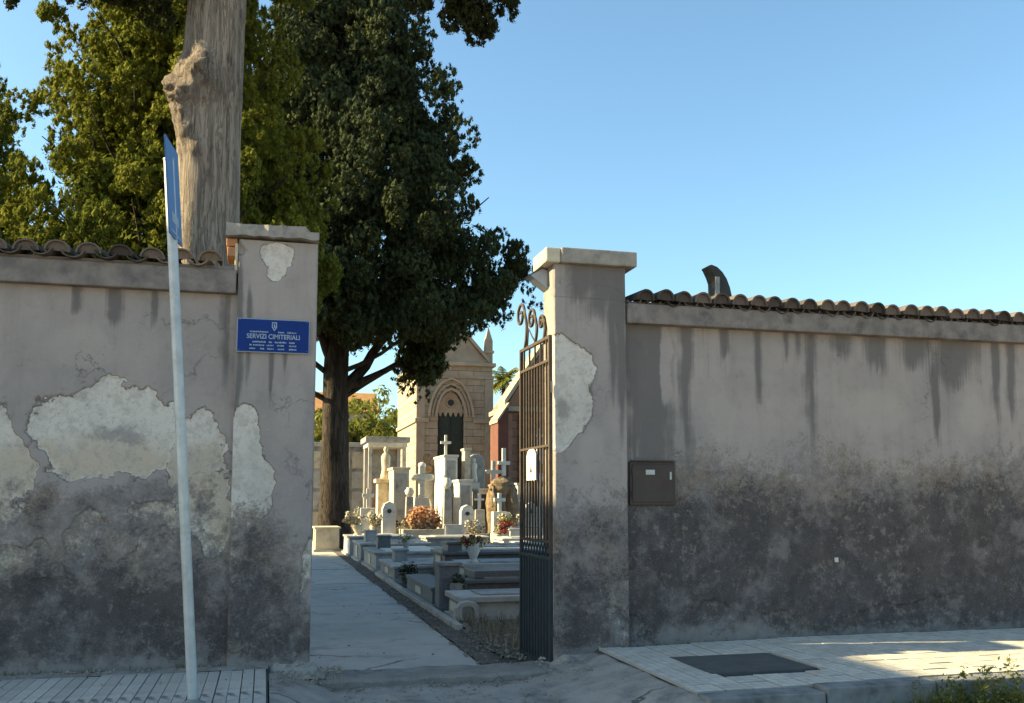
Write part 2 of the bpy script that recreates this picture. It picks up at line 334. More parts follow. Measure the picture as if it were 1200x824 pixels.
sheet('cemetery_lawn', -40, .35, 9.5, 62, -.215, M['soil'], 60, 60, .03, 6)
ap = sheet('driveway_apron', .06, 3.23, 6.5, 8.79, -.175, M['apron'], 120, 90, .04, 8)
# apron climbs to the pavements at both sides
me = ap.data; co = np.empty(len(me.vertices) * 3, np.float32); me.vertices.foreach_get('co', co); co = co.reshape(-1, 3)
xs, ys = co[:, 0], co[:, 1]
ramp = np.clip((.62 - xs) / .5, 0, 1) * .15 + np.clip((xs - 2.4) / .8, 0, 1) * .19 - np.clip((7.6 - ys) / 1.1, 0, 1) * .05 * (1 - np.clip((xs - 2.5) / .5, 0, 1))
co[:, 2] += ramp; me.vertices.foreach_set('co', co.ravel()); me.update()
# patch of rough concrete at the foot of each pillar
def mound(name, x0, x1, y0, y1, z0, h, seed, mat):
    xs = np.linspace(x0, x1, 50); ys = np.linspace(y0, y1, 30); X, Y = np.meshgrid(xs, ys)
    u = (X - x0) / (x1 - x0); v = (Y - y0) / (y1 - y0)
    Z = z0 + h * np.clip(v * 1.3, 0, 1) * np.clip(6 * np.minimum(u, 1 - u), 0, 1) * (.45 + .9 * fbm(X, Y, 9, 4, seed)) - .02
    V = np.stack([X, Y, Z], -1).reshape(-1, 3); i = np.arange(49 * 29); a = i // 49 * 50 + i % 49
    o = link(name, mesh_np(name, V, np.stack([a, a + 1, a + 51, a + 50], -1), smooth=True), mat); o['kind'] = 'structure'; return o
mound('concrete_footing', .02, .55, 8.74, 9.06, -.06, .10, 4, M['apron'])
mound('concrete_footing', 2.72, 3.62, 8.62, 9.06, -.08, .09, 9, M['apron'])
sill = MB()
n = 26; prof = []
pts_t = []
for k in range(n + 1):
    x = .36 + (2.86 - .36) * k / n; w = .012 * math.sin(k * 1.7) + .01 * math.sin(k * .61)
    pts_t.append((x, w))
for k in range(n):
    (xa, wa), (xb, wb) = pts_t[k], pts_t[k + 1]
    row = lambda x, w: [(x, 8.70 + w, -.22), (x, 8.70 + w, -.125 + w * .4), (x, 8.735 + w, -.098 + w * .4), (x, 9.16, -.092 + w * .5), (x, 9.20, -.12), (x, 9.20, -.24)]
    A, B = row(xa, wa), row(xb, wb)
    sill.add(A + B, [(i, i + 6, i + 7, i + 1) for i in range(5)])
o = sill.build('threshold', M['sill'], smooth=False); o['kind'] = 'structure'

# left pavement: long grooved strips
root = sheet('pavement', -14, .05, 6.0, 9.12, -.022, M['joint']); 
st = MB().box(0, .0945, 0, 2.40, 0, .034, .002, .002).build('paving_strip', M['strip'], bevel=.0025)
st0 = st; stp = []
rng = random.Random(5)
for k in range(46):
    o = st0 if k == 0 else st0.copy()
    if k: COL.objects.link(o)
    o.parent = root; o.location = (.035 - .0985 * (k + 1) + .006, 6.45 + rng.uniform(-.01, .01), -.030 + rng.uniform(-.003, .003)); o.rotation_euler = (0, 0, rng.uniform(-.002, .002))
# edge screed between strips and wall
sheet('pavement_edge', -14, .05, 8.87, 9.14, .0, M['apron'], 220, 6, .03, 21)
# right pavement: small square pavers round a dark cover
pr = sheet('pavement', 3.22, 24, 6.72, 9.14, .016, M['joint'])
pv = MB().box(0, .243, 0, .243, 0, .03, .003, .003)
for i in range(1, 4): pass
pvo = pv.build('paver', M['paver'], bevel=.003); first = True
for i in range(24):
    for j in range(9):
        x = 3.24 + i * .247; y = 6.80 + j * .247
        if x + .2 > 3.70 and x < 4.66 and y + .2 > 7.45 and y < 8.28: continue
        o = pvo if first else pvo.copy()
        if not first: COL.objects.link(o)
        first = False
        z = .008 + rng.uniform(-.003, .003) + min(.03, max(0, x - 3.6) * .02)
        o.parent = pr; o.location = (x, y, z); o.rotation_euler = (rng.uniform(-.008, .008), rng.uniform(-.008, .008) - (.06 if x < 3.9 else 0) * 0, rng.uniform(-.004, .004))
pf = MB()
for i in range(24, 84):
    for j in range(9): pf.box(3.24 + i * .247, 3.483 + i * .247, 6.80 + j * .247, 7.043 + j * .247, .03, .066)
o = pf.build('pavers', M['paver'], pr); o['kind'] = 'stuff'
t = thing('utility_cover', 'dark rectangular cover let into the pale pavement below the wall', 'utility cover', (4.19, 7.87, .03))
MB().box(3.70, 4.68, 7.455, 8.285, .0, .048).build('cover_plate', M['cover'], t, .004)
fr = MB()
for a in ((3.685, 4.695, 7.44, 7.455), (3.685, 4.695, 8.285, 8.30), (3.685, 3.70, 7.455, 8.285), (4.68, 4.695, 7.455, 8.285)): fr.box(*a, .0, .046)
fr.build('cover_frame', M['cover'], t)
# kerb stones
kr = sheet('kerb_bed', 3.0, 24, 6.50, 6.74, -.10, M['joint'])
kb = MB().box(0, .985, 0, .22, -.16, .118, .006, .006).build('kerb_stone', M['kerb'], bevel=.012)
for k in range(13):
    o = kb if k == 0 else kb.copy()
    if k: COL.objects.link(o)
    o.parent = kr; o.location = (3.2 + k * .995, 6.52 + rng.uniform(-.006, .006), -.075 + min(.03, k * .03) + rng.uniform(-.004, .004)); o.rotation_euler = (0, 0, rng.uniform(-.006, .006))
# cemetery path in cast slabs
pth = sheet('path', .30, 2.24, 9.15, 40, -.225, M['joint'])
y = 9.2; k = 0
while y < 39:
    L = 2.1 + rng.uniform(-.15, .25)
    o = MB().box(.33, 2.21 + rng.uniform(-.02, .02), y, y + L - .02, -.26, -.20 + rng.uniform(-.006, .004)).build('path_slab', M['concrete'], pth, .006); y += L
def scatter_quads(n, area, z, size, seed, flat=.3, h=0):
    r = np.random.default_rng(seed); x0, x1, y0, y1 = area
    P = np.stack([r.uniform(x0, x1, n), r.uniform(y0, y1, n), np.full(n, z) + r.uniform(0, h + 1e-4, n)], -1)
    N = np.stack([r.normal(0, flat, n), r.normal(0, flat, n), np.ones(n)], -1); N /= np.linalg.norm(N, axis=1)[:, None]
    A = np.cross(N, r.normal(0, 1, (n, 3))); A /= np.linalg.norm(A, axis=1)[:, None]; B = np.cross(N, A)
    s = size * r.uniform(.5, 1.4, (n, 1)); w = s * r.uniform(.25, .6, (n, 1))
    V = np.stack([P - A * s, P - B * w, P + A * s, P + B * w], 1).reshape(-1, 3)
    F = np.arange(4 * n).reshape(n, 4); T = np.repeat(r.uniform(0, 1, n), 4)
    return V, F, T
def pebbles(name, n, area, z, size, seed, mat):
    r = np.random.default_rng(seed); x0, x1, y0, y1 = area
    base = np.array([(1, 0, 0), (-1, 0, 0), (0, 1, 0), (0, -1, 0), (0, 0, .8), (0, 0, -.5)]); f = np.array([(0, 2, 4), (2, 1, 4), (1, 3, 4), (3, 0, 4), (2, 0, 5), (1, 2, 5), (3, 1, 5), (0, 3, 5)])
    P = np.stack([r.uniform(x0, x1, n), r.uniform(y0, y1, n), np.full(n, z)], -1); s = size * r.lognormal(0, .45, (n, 1, 1)); a = r.uniform(0, 6.28, n)
    b = base[None] * r.uniform(.6, 1.3, (n, 6, 1)) * s; c_, s_ = np.cos(a)[:, None], np.sin(a)[:, None]
    V = np.stack([b[..., 0] * c_ - b[..., 1] * s_, b[..., 0] * s_ + b[..., 1] * c_, b[..., 2]], -1) + P[:, None]
    F = (f[None] + (np.arange(n) * 6)[:, None, None]).reshape(-1, 3)
    o = link(name, mesh_np(name, V.reshape(-1, 3), F), mat); o['kind'] = 'stuff'; return o
def grass(name, n, area, z, hgt, seed, mat, w=.006, label=None):
    r = np.random.default_rng(seed); x0, x1, y0, y1 = area
    P = np.stack([r.uniform(x0, x1, n), r.uniform(y0, y1, n), np.full(n, z)], -1); a = r.uniform(0, 6.28, n); h = hgt * r.uniform(.3, 1.2, n)
    d = np.stack([np.cos(a), np.sin(a), 0 * a], -1); s = np.stack([-np.sin(a), np.cos(a), 0 * a], -1) * w
    up = np.array([0, 0, 1.])
    m = P + d * (h * .25)[:, None] + up * (h * .6)[:, None]; e = P + d * (h * r.uniform(.3, .9, n))[:, None] + up * h[:, None]
    V = np.stack([P - s, P + s, m + s * .7, m - s * .7, e], 1).reshape(-1, 3); b = np.arange(n)[:, None] * 5
    F = np.concatenate([b + np.array([[0, 1, 2]]), b + np.array([[0, 2, 3]]), b + np.array([[3, 2, 4]])])
    o = link(name, mesh_np(name, V, F, {'tint': np.repeat(r.uniform(0, 1, n), 5)}), mat); o['kind'] = 'stuff'
    if label: o['label'] = label
    return o
# strip of dirt between path and graves, dry plot by the gate
sheet('dirt_strip', 2.215, 2.52, 9.3, 34, -.195, M['dirt'], 12, 300, .05, 31)
sheet('dry_plot', 2.5, 5.2, 9.6, 12.95, -.175, M['dirt'], 60, 60, .10, 33)
pebbles('gravel', 2600, (2.45, 5.0, 9.7, 12.9), -.155, .014, 3, M['gravel'])
pebbles('gravel', 900, (2.15, 2.55, 9.3, 22), -.185, .012, 4, M['gravel'])
pebbles('gravel', 700, (.3, 2.7, 7.0, 8.7), -.17, .008, 6, M['gravel'])
pebbles('gravel', 260, (.4, 2.8, 8.55, 8.74), -.165, .010, 16, M['gravel'])
pebbles('gravel', 200, (.45, 2.2, 9.1, 9.35), -.195, .008, 17, M['gravel'])
pebbles('gravel', 200, (3.0, 8.6, 8.98, 9.12), .04, .010, 7, M['gravel'])
pebbles('gravel', 160, (-2.6, .4, 8.98, 9.12), .005, .008, 8, M['gravel'])
pebbles('gravel', 500, (.05, .7, 8.2, 9.05), -.03, .008, 41, M['gravel'])
pebbles('gravel', 420, (2.5, 3.6, 8.2, 9.04), -.04, .008, 42, M['gravel'])
pebbles('gravel', 260, (-3.2, .4, 8.9, 9.12), .012, .007, 43, M['gravel'])
V, F, T = scatter_quads(190, (-2.4, 3.2, 7.2, 9.05), .02, .012, 15, .5, .004)
V[:, 2] -= .13 * ((V[:, 0] > .2) & (V[:, 0] < 2.9)); o = link('fallen_leaves', mesh_np('fallen_leaves', V, F, {'tint': T * .6}), M['dry']); o['kind'] = 'stuff'
grass('weeds', 260, (-3.0, .3, 9.08, 9.13), .0, .05, 44, M['weed'], .003)
grass('dry_grass', 1800, (2.6, 4.8, 10.2, 12.9), -.17, .16, 5, M['dry'])
V, F, T = scatter_quads(420, (2.1, 2.7, 9.5, 24), -.165, .022, 12, .4, .02)
o = link('fallen_leaves', mesh_np('fallen_leaves', V, F, {'tint': T * .5}), M['dry']); o['kind'] = 'stuff'
V, F, T = scatter_quads(26, (.5, 2.1, 9.5, 16), -.192, .022, 14, .4, .004)
o = link('fallen_leaves', mesh_np('fallen_leaves', V, F, {'tint': T * .4}), M['bark_dark']); o['kind'] = 'stuff'

# ------------------------------------------------------------------ boundary walls with gate pillars
def blob(X, Z, L):
    d = np.full(X.shape, -3.)
    for cx, cz, rx, rz in L: d = np.maximum(d, 1 - np.sqrt(((X - cx) / rx) ** 2 + ((Z - cz) / rz) ** 2))
    return d
def wall_front(name, xs, zs, y, parent, peel, mould, streak, wash, sand, blotch, salt, seed, edge=False, box=None, chips=(), wp=1., grime=0.):
    X, Z = np.meshgrid(xs, zs); wx = (fbm(X, Z, 2.2, 7, seed + 50, .66) - .5) * .55 * wp; wz = (fbm(X, Z, 2.2, 7, seed + 70, .66) - .5) * .55 * wp
    Xw, Zw = X + wx, Z + wz
    P = np.clip(blob(Xw, Zw, peel), -1, 1); rx = np.minimum
    ST = 0 * X
    for (cx, cz, rx_, rz_) in (streak or ()):
        xw = X + wx * .12 + (fbm(X * 0 + cx, Z, 3, 4, seed + 31) - .5) * rx_ * .8
        col = fbm(X + cx * 3.1, X * 0, 22, 4, seed + 33); ln = rz_ * (.55 + .95 * col)
        side = np.clip((1.3 - np.abs(xw - cx) / rx_) * .85, 0, 1) ** 1.4
        ST = np.maximum(ST, side * np.clip((Z - (cz - ln)) / (ln * .9), 0, 1) ** .6 * (.55 + .6 * fbm(X, Z * .25, 9, 4, seed + 35)) * np.clip((cz + rz_ * 1.3 - Z) / (rz_ * .5), 0, 1))
    if grime: ST = ST + grime * (.5 + 1.3 * (fbm(X, Z, .9, 5, seed + 60) - .3))
    if wash: ST = ST - np.clip(blob(X + wx * .3, Z, wash) * 1.6, 0, 1)
    SA = sand(X, Z); BL = np.clip(blob(Xw, Zw, blotch), -.5, 1) if blotch else 0 * X - .5
    MO = mould(X, Z, seed); SL = salt(X, Z)
    n = fbm(X, Z, 5, 6, seed + 3) - .5
    rec = np.clip((P + n * .22) / .03, 0, 1) * .014
    Y = y + rec + (fbm(X, Z, 1.3, 4, seed + 9) - .5) * .016 + (fbm(X, Z, 14, 3, seed + 12) - .5) * .004
    if edge:
        d = np.minimum(X - xs[0], xs[-1] - X); ch = .010 + .014 * fbm(X * 0, Z, 6, 4, seed + 77) ** 2
        Y = Y + np.clip(1 - d / ch, 0, 1) ** 2 * .016
        for cx, cz, rr, dp in chips: Y = Y + np.clip(blob(Xw, Zw, [(cx, cz, rr, rr * 1.6)]) * 3, 0, 1) * dp
    if edge: Y[:, 0] = box[2] + .004; Y[:, -1] = box[2] + .004
    V = np.stack([X, Y, Z], -1).reshape(-1, 3); nx = len(xs) - 1; nz = len(zs) - 1; i = np.arange(nx * nz); a = i // nx * (nx + 1) + i % nx
    F = np.stack([a, a + 1, a + nx + 2, a + nx + 1], -1)
    at = dict(peel=P, mould=MO, streak=ST, sand=SA, blotch=BL, salt=SL); at = {k: v.ravel() for k, v in at.items()}
    x0, x1, y0, y1, z0, z1 = box
    bv = np.array([(x0, y0, z0), (x1, y0, z0), (x1, y1, z0), (x0, y1, z0), (x0, y0, z1), (x1, y0, z1), (x1, y1, z1), (x0, y1, z1)])
    bf = np.array([(0, 3, 2, 1), (4, 5, 6, 7), (0, 1, 5, 4), (1, 2, 6, 5), (2, 3, 7, 6), (3, 0, 4, 7)]) + len(V)
    dflt = dict(peel=-1, mould=0, streak=0, sand=0, blotch=-.5, salt=-1)
    at = {k: np.concatenate([v, np.full(8, dflt[k])]) for k, v in at.items()}
    me = mesh_np(name, np.concatenate([V, bv]), np.concatenate([F, bf]), at)
    sm = np.ones(len(F) + 6, bool); sm[-6:] = False; me.polygons.foreach_set('use_smooth', sm)
    return link(name, me, M['plaster'], parent)
def ramp_(z, a, b): return np.clip((z - a) / (b - a), 0, 1)

# left wall
LW = thing('boundary_wall', 'peeling grey plaster wall with wavy tiles left of the gate', 'wall', (-3, 9.3, 0))
xs = np.concatenate([np.linspace(-13, -3.0, 60)[:-1], np.arange(-3.0, -.30, .014)]); zs = np.arange(-.06, 3.5, .014)
wall_front('wall_body', xs, zs, 9.13, LW,
    peel=[(-1.59, 2.12, .40, .36), (-1.13, 2.10, .38, .42), (-1.39, 2.33, .34, .22), (-2.24, 1.75, .20, .55), (-.55, 1.65, .24, .62), (-2.9, 1.6, .3, .4), (-1.35, 1.82, .55, .14), (-1.55, 1.22, .20, .18), (-.95, 1.28, .25, .16), (-2.05, 1.0, .22, .2), (-1.0, 1.0, .14, .14), (-1.75, .72, .2, .13)],
    mould=lambda X, Z, s: np.clip(1.05 - ramp_(Z + (fbm(X, Z, 1.1, 4, 91) - .5) * 1.0, .55, 1.65) * 1.3, -.4, 1) * .80 + .16 * (Z < 1.75) * np.clip((1.75 - Z) * 3, 0, 1) + np.clip(blob(X, Z, [(-1.35, .85, .25, .22), (-1.9, .75, .45, .3), (-.62, .75, .16, .35), (-1.2, .55, .6, .3)]), 0, 1) * .45 + np.clip(blob(X + (fbm(X, Z, 3, 4, 5) - .5) * .5, Z + (fbm(X, Z, 3, 4, 6) - .5) * .3, [(-1.2, 1.55, .6, .2), (-.62, 1.5, .2, .25), (-1.95, 1.42, .25, .25)]) * 2, 0, 1) * .42 - np.clip(1 - Z / .28, 0, 1) * .2,
    streak=[(-1.39, 3.25, .11, .38), (-1.06, 3.33, .06, .22), (-.40, 2.95, .09, .7), (-1.72, 3.3, .07, .2)],
    wash=[(-1.6, 2.9, .5, .3)], sand=lambda X, Z: ramp_(-Z, -2.2, -1.85),
    blotch=[(-1.35, 2.06, .34, .17), (-1.15, 1.98, .22, .12)], salt=lambda X, Z: .75 - Z / .30, seed=11, grime=.10, box=(-13, -.30, 9.16, 9.56, -.3, 3.5))
MB().box(-13, -.325, 9.035, 9.5, 3.44, 3.665).build('cornice', M['cornice'], LW, .012)
# right wall
RW = thing('boundary_wall', 'long stained plaster wall with dark mould right of the gate', 'wall', (8, 9.3, 0))
xs = np.concatenate([np.arange(3.50, 9.1, .015), np.linspace(9.1, 24, 60)[1:]]); zs = np.arange(-.06, 3.5, .015)
wall_front('wall_body', xs, zs, 9.13, RW,
    peel=[(6.75, .30, .45, .15), (7.25, .36, .40, .16), (4.6, .30, .22, .13), (5.25, .26, .22, .10), (3.72, .28, .12, .2)],
    mould=lambda X, Z, s: np.clip(1.0 - ramp_(Z + (fbm(X, Z, .9, 5, 93) - .5) * .7 - (X - 3.6) * .04, 1.25, 2.30) * 1.3, -.4, 1) * .82 + .17 * np.clip((2.0 - Z) * 2, 0, 1) + np.clip(blob(X, Z, [(7.6, 1.1, 1.3, .6), (5.6, .85, .7, .5)]), 0, 1) * .22 - np.clip(1 - Z / .35, 0, 1) * .25,
    streak=[(3.72, 2.75, .17, 1.3), (3.92, 2.45, .26, 1.0), (3.9, 2.1, .36, .7), (4.29, 2.7, .11, 1.05), (4.75, 3.22, .07, .22), (5.50, 3.28, .06, .3), (5.64, 3.25, .06, .33), (5.80, 2.9, .12, .95), (6.18, 3.27, .20, .24), (6.66, 3.25, .22, .3), (7.12, 3.20, .24, .24), (7.68, 3.15, .32, .42), (8.46, 2.9, .10, .8), (8.24, 3.0, .07, .55), (5.15, 3.0, .06, .5), (7.4, 2.5, .06, .5)],
    wash=[(4.05, 2.95, .08, .5), (4.7, 2.4, .25, .5), (6.6, 2.5, .6, .4), (7.9, 2.5, .3, .4)], sand=lambda X, Z: X * 0 + .1,
    blotch=[], salt=lambda X, Z: .72 - Z / .42 + .3 * np.clip(1 - np.abs(X - 4.6) / .8, 0, 1), seed=23, grime=.34, box=(3.50, 24, 9.16, 9.56, -.3, 3.5))
MB().box(3.60, 24, 9.01, 9.5, 3.345, 3.555).build('cornice', M['cornice'], RW, .012)
# roof tiles: barrel tiles, each one a piece
def barrel(name, r0, r1, L, th, arc, up, mat):
    seg = 9; V = []; F = []
    for j, (yy, r) in enumerate(((0, r0), (L, r1))):
        for rr in (r, r - th):
            for k in range(seg + 1):
                a = (k / seg - .5) * arc; V.append((rr * math.sin(a), yy, up * rr * math.cos(a)))
    q = seg + 1
    for k in range(seg):
        F += [(k, k + 1, 2 * q + k + 1, 2 * q + k), (q + k + 1, q + k, 3 * q + k, 3 * q + k + 1), (k + 1, k, q + k, q + k + 1), (2 * q + k, 2 * q + k + 1, 3 * q + k + 1, 3 * q + k)]
    if up > 0:
        b = len(V); V += [(x * .97, .035, z * .97) for (x, _, z) in V[q:2 * q]]; F.append(tuple(range(b, b + q)))
    F += [(0, 2 * q, 3 * q, q), (seg, q + seg, 3 * q + seg, 2 * q + seg)]
    if up < 0: F = [f[::-1] for f in F]
    me = bpy.data.meshes.new(name); me.from_pydata(V, [], F); me.update(); me.materials.append(mat)
    return me
def tiles(wall, x0, x1, pitch, y, z, mat, slope, warm=None, back=0., rk=.42, flat=1.):
    cov = barrel('cover_tile', pitch * rk, pitch * (rk - .06), .52, .016, R(185), 1, mat); pan = barrel('pan_tile', pitch * .40, pitch * .44, .52, .014, R(150), -1, mat)
    covw = barrel('cover_tile', pitch * .42, pitch * .36, .52, .016, R(185), 1, warm) if warm else cov; panw = barrel('pan_tile', pitch * .40, pitch * .44, .52, .016, R(150), -1, warm) if warm else pan
    k = 0; x = x0
    while x < x1:
        w = warm and x > -1.2
        for nm, me, dx, dz in (('pan_tile', panw if w else pan, 0, pitch * .40), ('cover_tile', covw if w else cov, pitch * .5, pitch * .12 + .03)):
            o = link(nm, me, None, wall); o.location = (x + dx + rng.uniform(-.012, .012), y + (back if nm == 'pan_tile' else 0) + rng.uniform(-.025, .025), z + dz + rng.uniform(-.006, .006))
            o.scale = (1, 1, flat)
            o.rotation_euler = (slope + rng.uniform(-.02, .02), rng.uniform(-.09, .09), rng.uniform(-.05, .05))
        x += pitch
tiles(LW, -3.3, -.50, .262, 8.965, 3.66, M['tile'], R(6), M['tile_warm'], 0, .42, .85)
tiles(RW, 3.68, 9.6, .212, 8.94, 3.535, M['tile'], R(5), None, .07, .46, 1.12)
def tile_run(wall, x0, x1, z):   # the same tiles out of sight, joined
    mb = MB(); x = x0
    while x < x1:
        mb.tube([(x, 8.98, z + .05), (x, 9.5, z + .10)], .09, 8); x += .21
    o = mb.build('roof_tiles', M['tile'], wall); o['kind'] = 'stuff'
tile_run(LW, -13, -3.5, 3.66); tile_run(RW, 9.8, 24, 3.55)
cb = MB().box(-13, -.3, 9.08, 9.55, 3.64, 3.70).build('tile_bed', M['cornice'], LW)
cb = MB().box(3.55, 24, 9.08, 9.55, 3.53, 3.585).build('tile_bed', M['cornice'], RW)

# left pillar
LP = thing('gate_pillar', 'plaster gate pillar carrying the blue sign, broken cap corner', 'pillar', (.06, 9.25, 0))
wall_front('shaft', np.arange(-.315, .432, .009), np.arange(-.08, 3.97, .012), 9.05, LP,
    peel=[(.03, 3.83, .16, .13), (.06, 3.68, .08, .12), (-.20, 2.0, .17, .40), (-.12, 1.65, .2, .3), (.42, .78, .10, .34), (-.26, 1.2, .1, .5)],
    mould=lambda X, Z, s: np.clip(1.0 - ramp_(Z + (fbm(X, Z, 1.6, 4, 95) - .5) * .7 + np.clip(X, -.2, .4) * .8, .7, 1.7) * 1.35, -.4, 1) * .86 - np.clip(1 - Z / .25, 0, 1) * .1,
    streak=[(.02, 2.75, .035, .35), (-.2, 3.0, .04, .5), (.15, 2.7, .05, .3), (-.29, 2.6, .05, 1.2)], wash=[(.2, 2.4, .2, .5)], sand=lambda X, Z: X * 0 - .25,
    blotch=[], salt=lambda X, Z: .7 - Z / .25, seed=37, grime=.12, edge=True, wp=.45, box=(-.314, .427, 9.098, 9.46, -.3, 3.97), chips=[(.44, .62, .09, .05), (.44, 1.05, .05, .03), (-.32, 3.9, .06, .05)])
cap = MB()
n = 20
for k in range(n):
    xa = -.43 + .86 * k / n; xb = -.43 + .86 * (k + 1) / n
    ya = 8.975 + .025 * vnoise(np.array([k * .9]), np.array([1.]), 3)[0]; yb = 8.975 + .025 * vnoise(np.array([(k + 1) * .9]), np.array([1.]), 3)[0]
    za = 3.975 + .03 * vnoise(np.array([k * .7]), np.array([4.]), 5)[0]; zb = 3.975 + .03 * vnoise(np.array([(k + 1) * .7]), np.array([4.]), 5)[0]
    ta = 4.115 - .02 * vnoise(np.array([k * .5]), np.array([7.]), 5)[0] - (.05 if k >= n - 2 else 0); tb = 4.115 - .02 * vnoise(np.array([(k + 1) * .5]), np.array([7.]), 5)[0] - (.05 if k >= n - 3 else 0)
    cap.add([(xa, ya, za), (xb, yb, zb), (xb, 9.52, zb), (xa, 9.52, za), (xa, ya + .008, ta), (xb, yb + .008, tb), (xb, 9.52, tb), (xa, 9.52, ta)],
            [(0, 3, 2, 1), (4, 5, 6, 7), (0, 1, 5, 4), (2, 3, 7, 6)] + ([(3, 0, 4, 7)] if k == 0 else []) + ([(1, 2, 6, 5)] if k == n - 1 else []))
cap.build('cap', M['cap'], LP)
for (x0, x1, z0, z1, mt) in ((-.425, -.325, 3.90, 3.972, 'brick'), (-.415, -.325, 3.80, 3.892, 'brick')):
    MB().box(x0, x1, 9.07, 9.40, z0, z1).build('brick', M[mt], LP, .008)
MB().box(-.345, -.316, 9.065, 9.42, 3.66, 3.93).build('mortar', M['mortar'], LP, .01)
# right pillar
RP = thing('gate_pillar', 'plaster gate pillar with flat stone cap where the iron gate hangs', 'pillar', (3.2, 9.25, 0))
wall_front('shaft', np.arange(2.80, 3.597, .009), np.arange(-.14, 3.93, .012), 9.05, RP,
    peel=[(2.82, 2.66, .40, .50), (2.95, 2.85, .28, .28), (2.80, 2.3, .25, .3), (3.40, .40, .09, .06), (3.5, .12, .1, .25), (2.80, .9, .08, .12)],
    mould=lambda X, Z, s: np.clip(1.0 - ramp_(Z + (fbm(X, Z, 1.5, 4, 97) - .5) * .8, .85, 2.0) * 1.3, -.4, 1) * .82 + np.clip(blob(X, Z, [(3.05, .45, .22, .5)]), 0, 1) * .4 - np.clip(X - 3.36, 0, .05) * 5 * (Z < .7),
    streak=[(3.53, 3.0, .08, 1.2), (3.1, 3.8, .2, .25), (3.43, 3.2, .06, .8), (3.3, 3.75, .2, .4)], wash=[(3.2, 2.0, .2, .4)], sand=lambda X, Z: X * 0 - .1,
    blotch=[(2.9, 2.5, .10, .22)], salt=lambda X, Z: .6 - Z / .3, seed=41, grime=.30, edge=True, wp=.45, box=(2.8005, 3.590, 9.098, 9.42, -.3, 3.93), chips=[(2.79, 1.1, .07, .03), (2.79, .5, .06, .03)])
cap = MB().box(2.70, 2.86, 8.99, 9.48, 3.93, 4.085).build('cap_corner', M['mortar'], RP, .015)
cap = MB().box(2.863, 3.69, 8.97, 9.48, 3.93, 4.09).build('cap', M['cap'], RP, .015)
MB().box(2.795, 3.60, 9.047, 9.0495, 3.586, 3.590).build('joint', M['cornice'], RP)

# ------------------------------------------------------------------ iron gate leaf, swung open into the cemetery
GT = thing('iron_gate', 'open iron gate leaf with vertical bars and solid dark lower panel', 'gate', (2.8, 9.12, -.17))
gx = lambda s: 2.785 - .03 * s
def gbox(s0, s1, z0, z1, w=.012):
    return [(gx(s0) - w, 9.12 + s0, z0), (gx(s0) + w, 9.12 + s0, z0), (gx(s1) + w, 9.12 + s1, z0), (gx(s1) - w, 9.12 + s1, z0), (gx(s0) - w, 9.12 + s0, z1), (gx(s0) + w, 9.12 + s0, z1), (gx(s1) + w, 9.12 + s1, z1), (gx(s1) - w, 9.12 + s1, z1)]
BF = [(0, 3, 2, 1), (4, 5, 6, 7), (0, 1, 5, 4), (1, 2, 6, 5), (2, 3, 7, 6), (3, 0, 4, 7)]
def gpart(name, mat, *bs, par=None): 
    mb = MB()
    for b in bs: mb.add(gbox(*b), BF)
    return mb.build(name, M[mat], par or GT, .002)
LEN = 1.05
gpart('stile', 'iron', (0, .035, .92, 3.20, .018)); gpart('stile', 'iron', (LEN - .035, LEN, .92, 3.20, .018))
gpart('stile', 'iron_blue', (0, .035, -.16, .92, .019)); gpart('stile', 'iron_blue', (LEN - .035, LEN, -.16, .92, .019))
for z0, z1, mt in ((3.165, 3.20, 'iron'), (2.925, 2.955, 'iron'), (2.05, 2.075, 'iron'), (1.07, 1.10, 'iron'), (.905, .935, 'iron_blue'), (-.16, -.12, 'iron_blue')): gpart('rail', mt, (.035, LEN - .035, z0, z1, .016))
for k in range(9):
    s = .035 + (LEN - .07) * (k + 1) / 10; gpart('bar', 'iron', (s - .010, s + .010, 1.10, 2.925, .010))
for k in range(5):
    s = .035 + (LEN - .07) * (k + .5) / 5; gpart('short_bar', 'iron', (s - .009, s + .009, 2.955, 3.165, .009))
for k in range(10):
    s0 = .035 + (LEN - .07) * k / 10; s1 = .035 + (LEN - .07) * (k + 1) / 10
    MB().tube([(gx(s0), 9.12 + s0, .935), (gx(s1), 9.12 + s1, 1.07)], .008, 5).tube([(gx(s1) + .004, 9.12 + s1, .935), (gx(s0) + .004, 9.12 + s0, 1.07)], .008, 5).build('lattice', M['iron_blue'], GT)
gp = gpart('panel', 'iron_blue', (.035, LEN - .035, -.12, .905, .004))
for k in range(9):
    s = .035 + (LEN - .07) * (k + 1) / 10; gpart('rib', 'iron_blue', (s - .011, s + .011, -.12, .905, .014), par=gp)
def scroll(s0, zb, h, w):
    p = [(s0, zb)]
    for k in range(1, 9): p.append((s0 - w * .25 * math.sin(k / 8 * 3.1), zb + h * .8 * k / 8))
    for k in range(26):
        a = k / 25 * 4.2 * math.pi / 1.6; r = w * .5 * (1 - .75 * k / 25); p.append((s0 + w * .5 - r * math.cos(a) - .0, zb + h * .8 + r * math.sin(a)))
    return MB().tube([(gx(s), 9.12 + s, z) for s, z in p], .017, 7).build('scroll', M['iron'], GT, smooth=True)
scroll(.90, 3.19, .50, .30); scroll(.52, 3.19, .36, .25); scroll(.22, 3.19, .24, .16)
MB().prismx([(9.53, 1.72), (9.88, 1.72), (9.88, 1.98), (9.84, 2.03), (9.78, 2.05), (9.63, 2.05), (9.57, 2.03), (9.53, 1.98)], 2.738, 2.748).build('plaque', M['enamel'], GT)
MB().prismx([(9.66, 1.80), (9.75, 1.80), (9.705, 1.90)], 2.7365, 2.7375).build('plaque_mark', M['bronze'], GT)
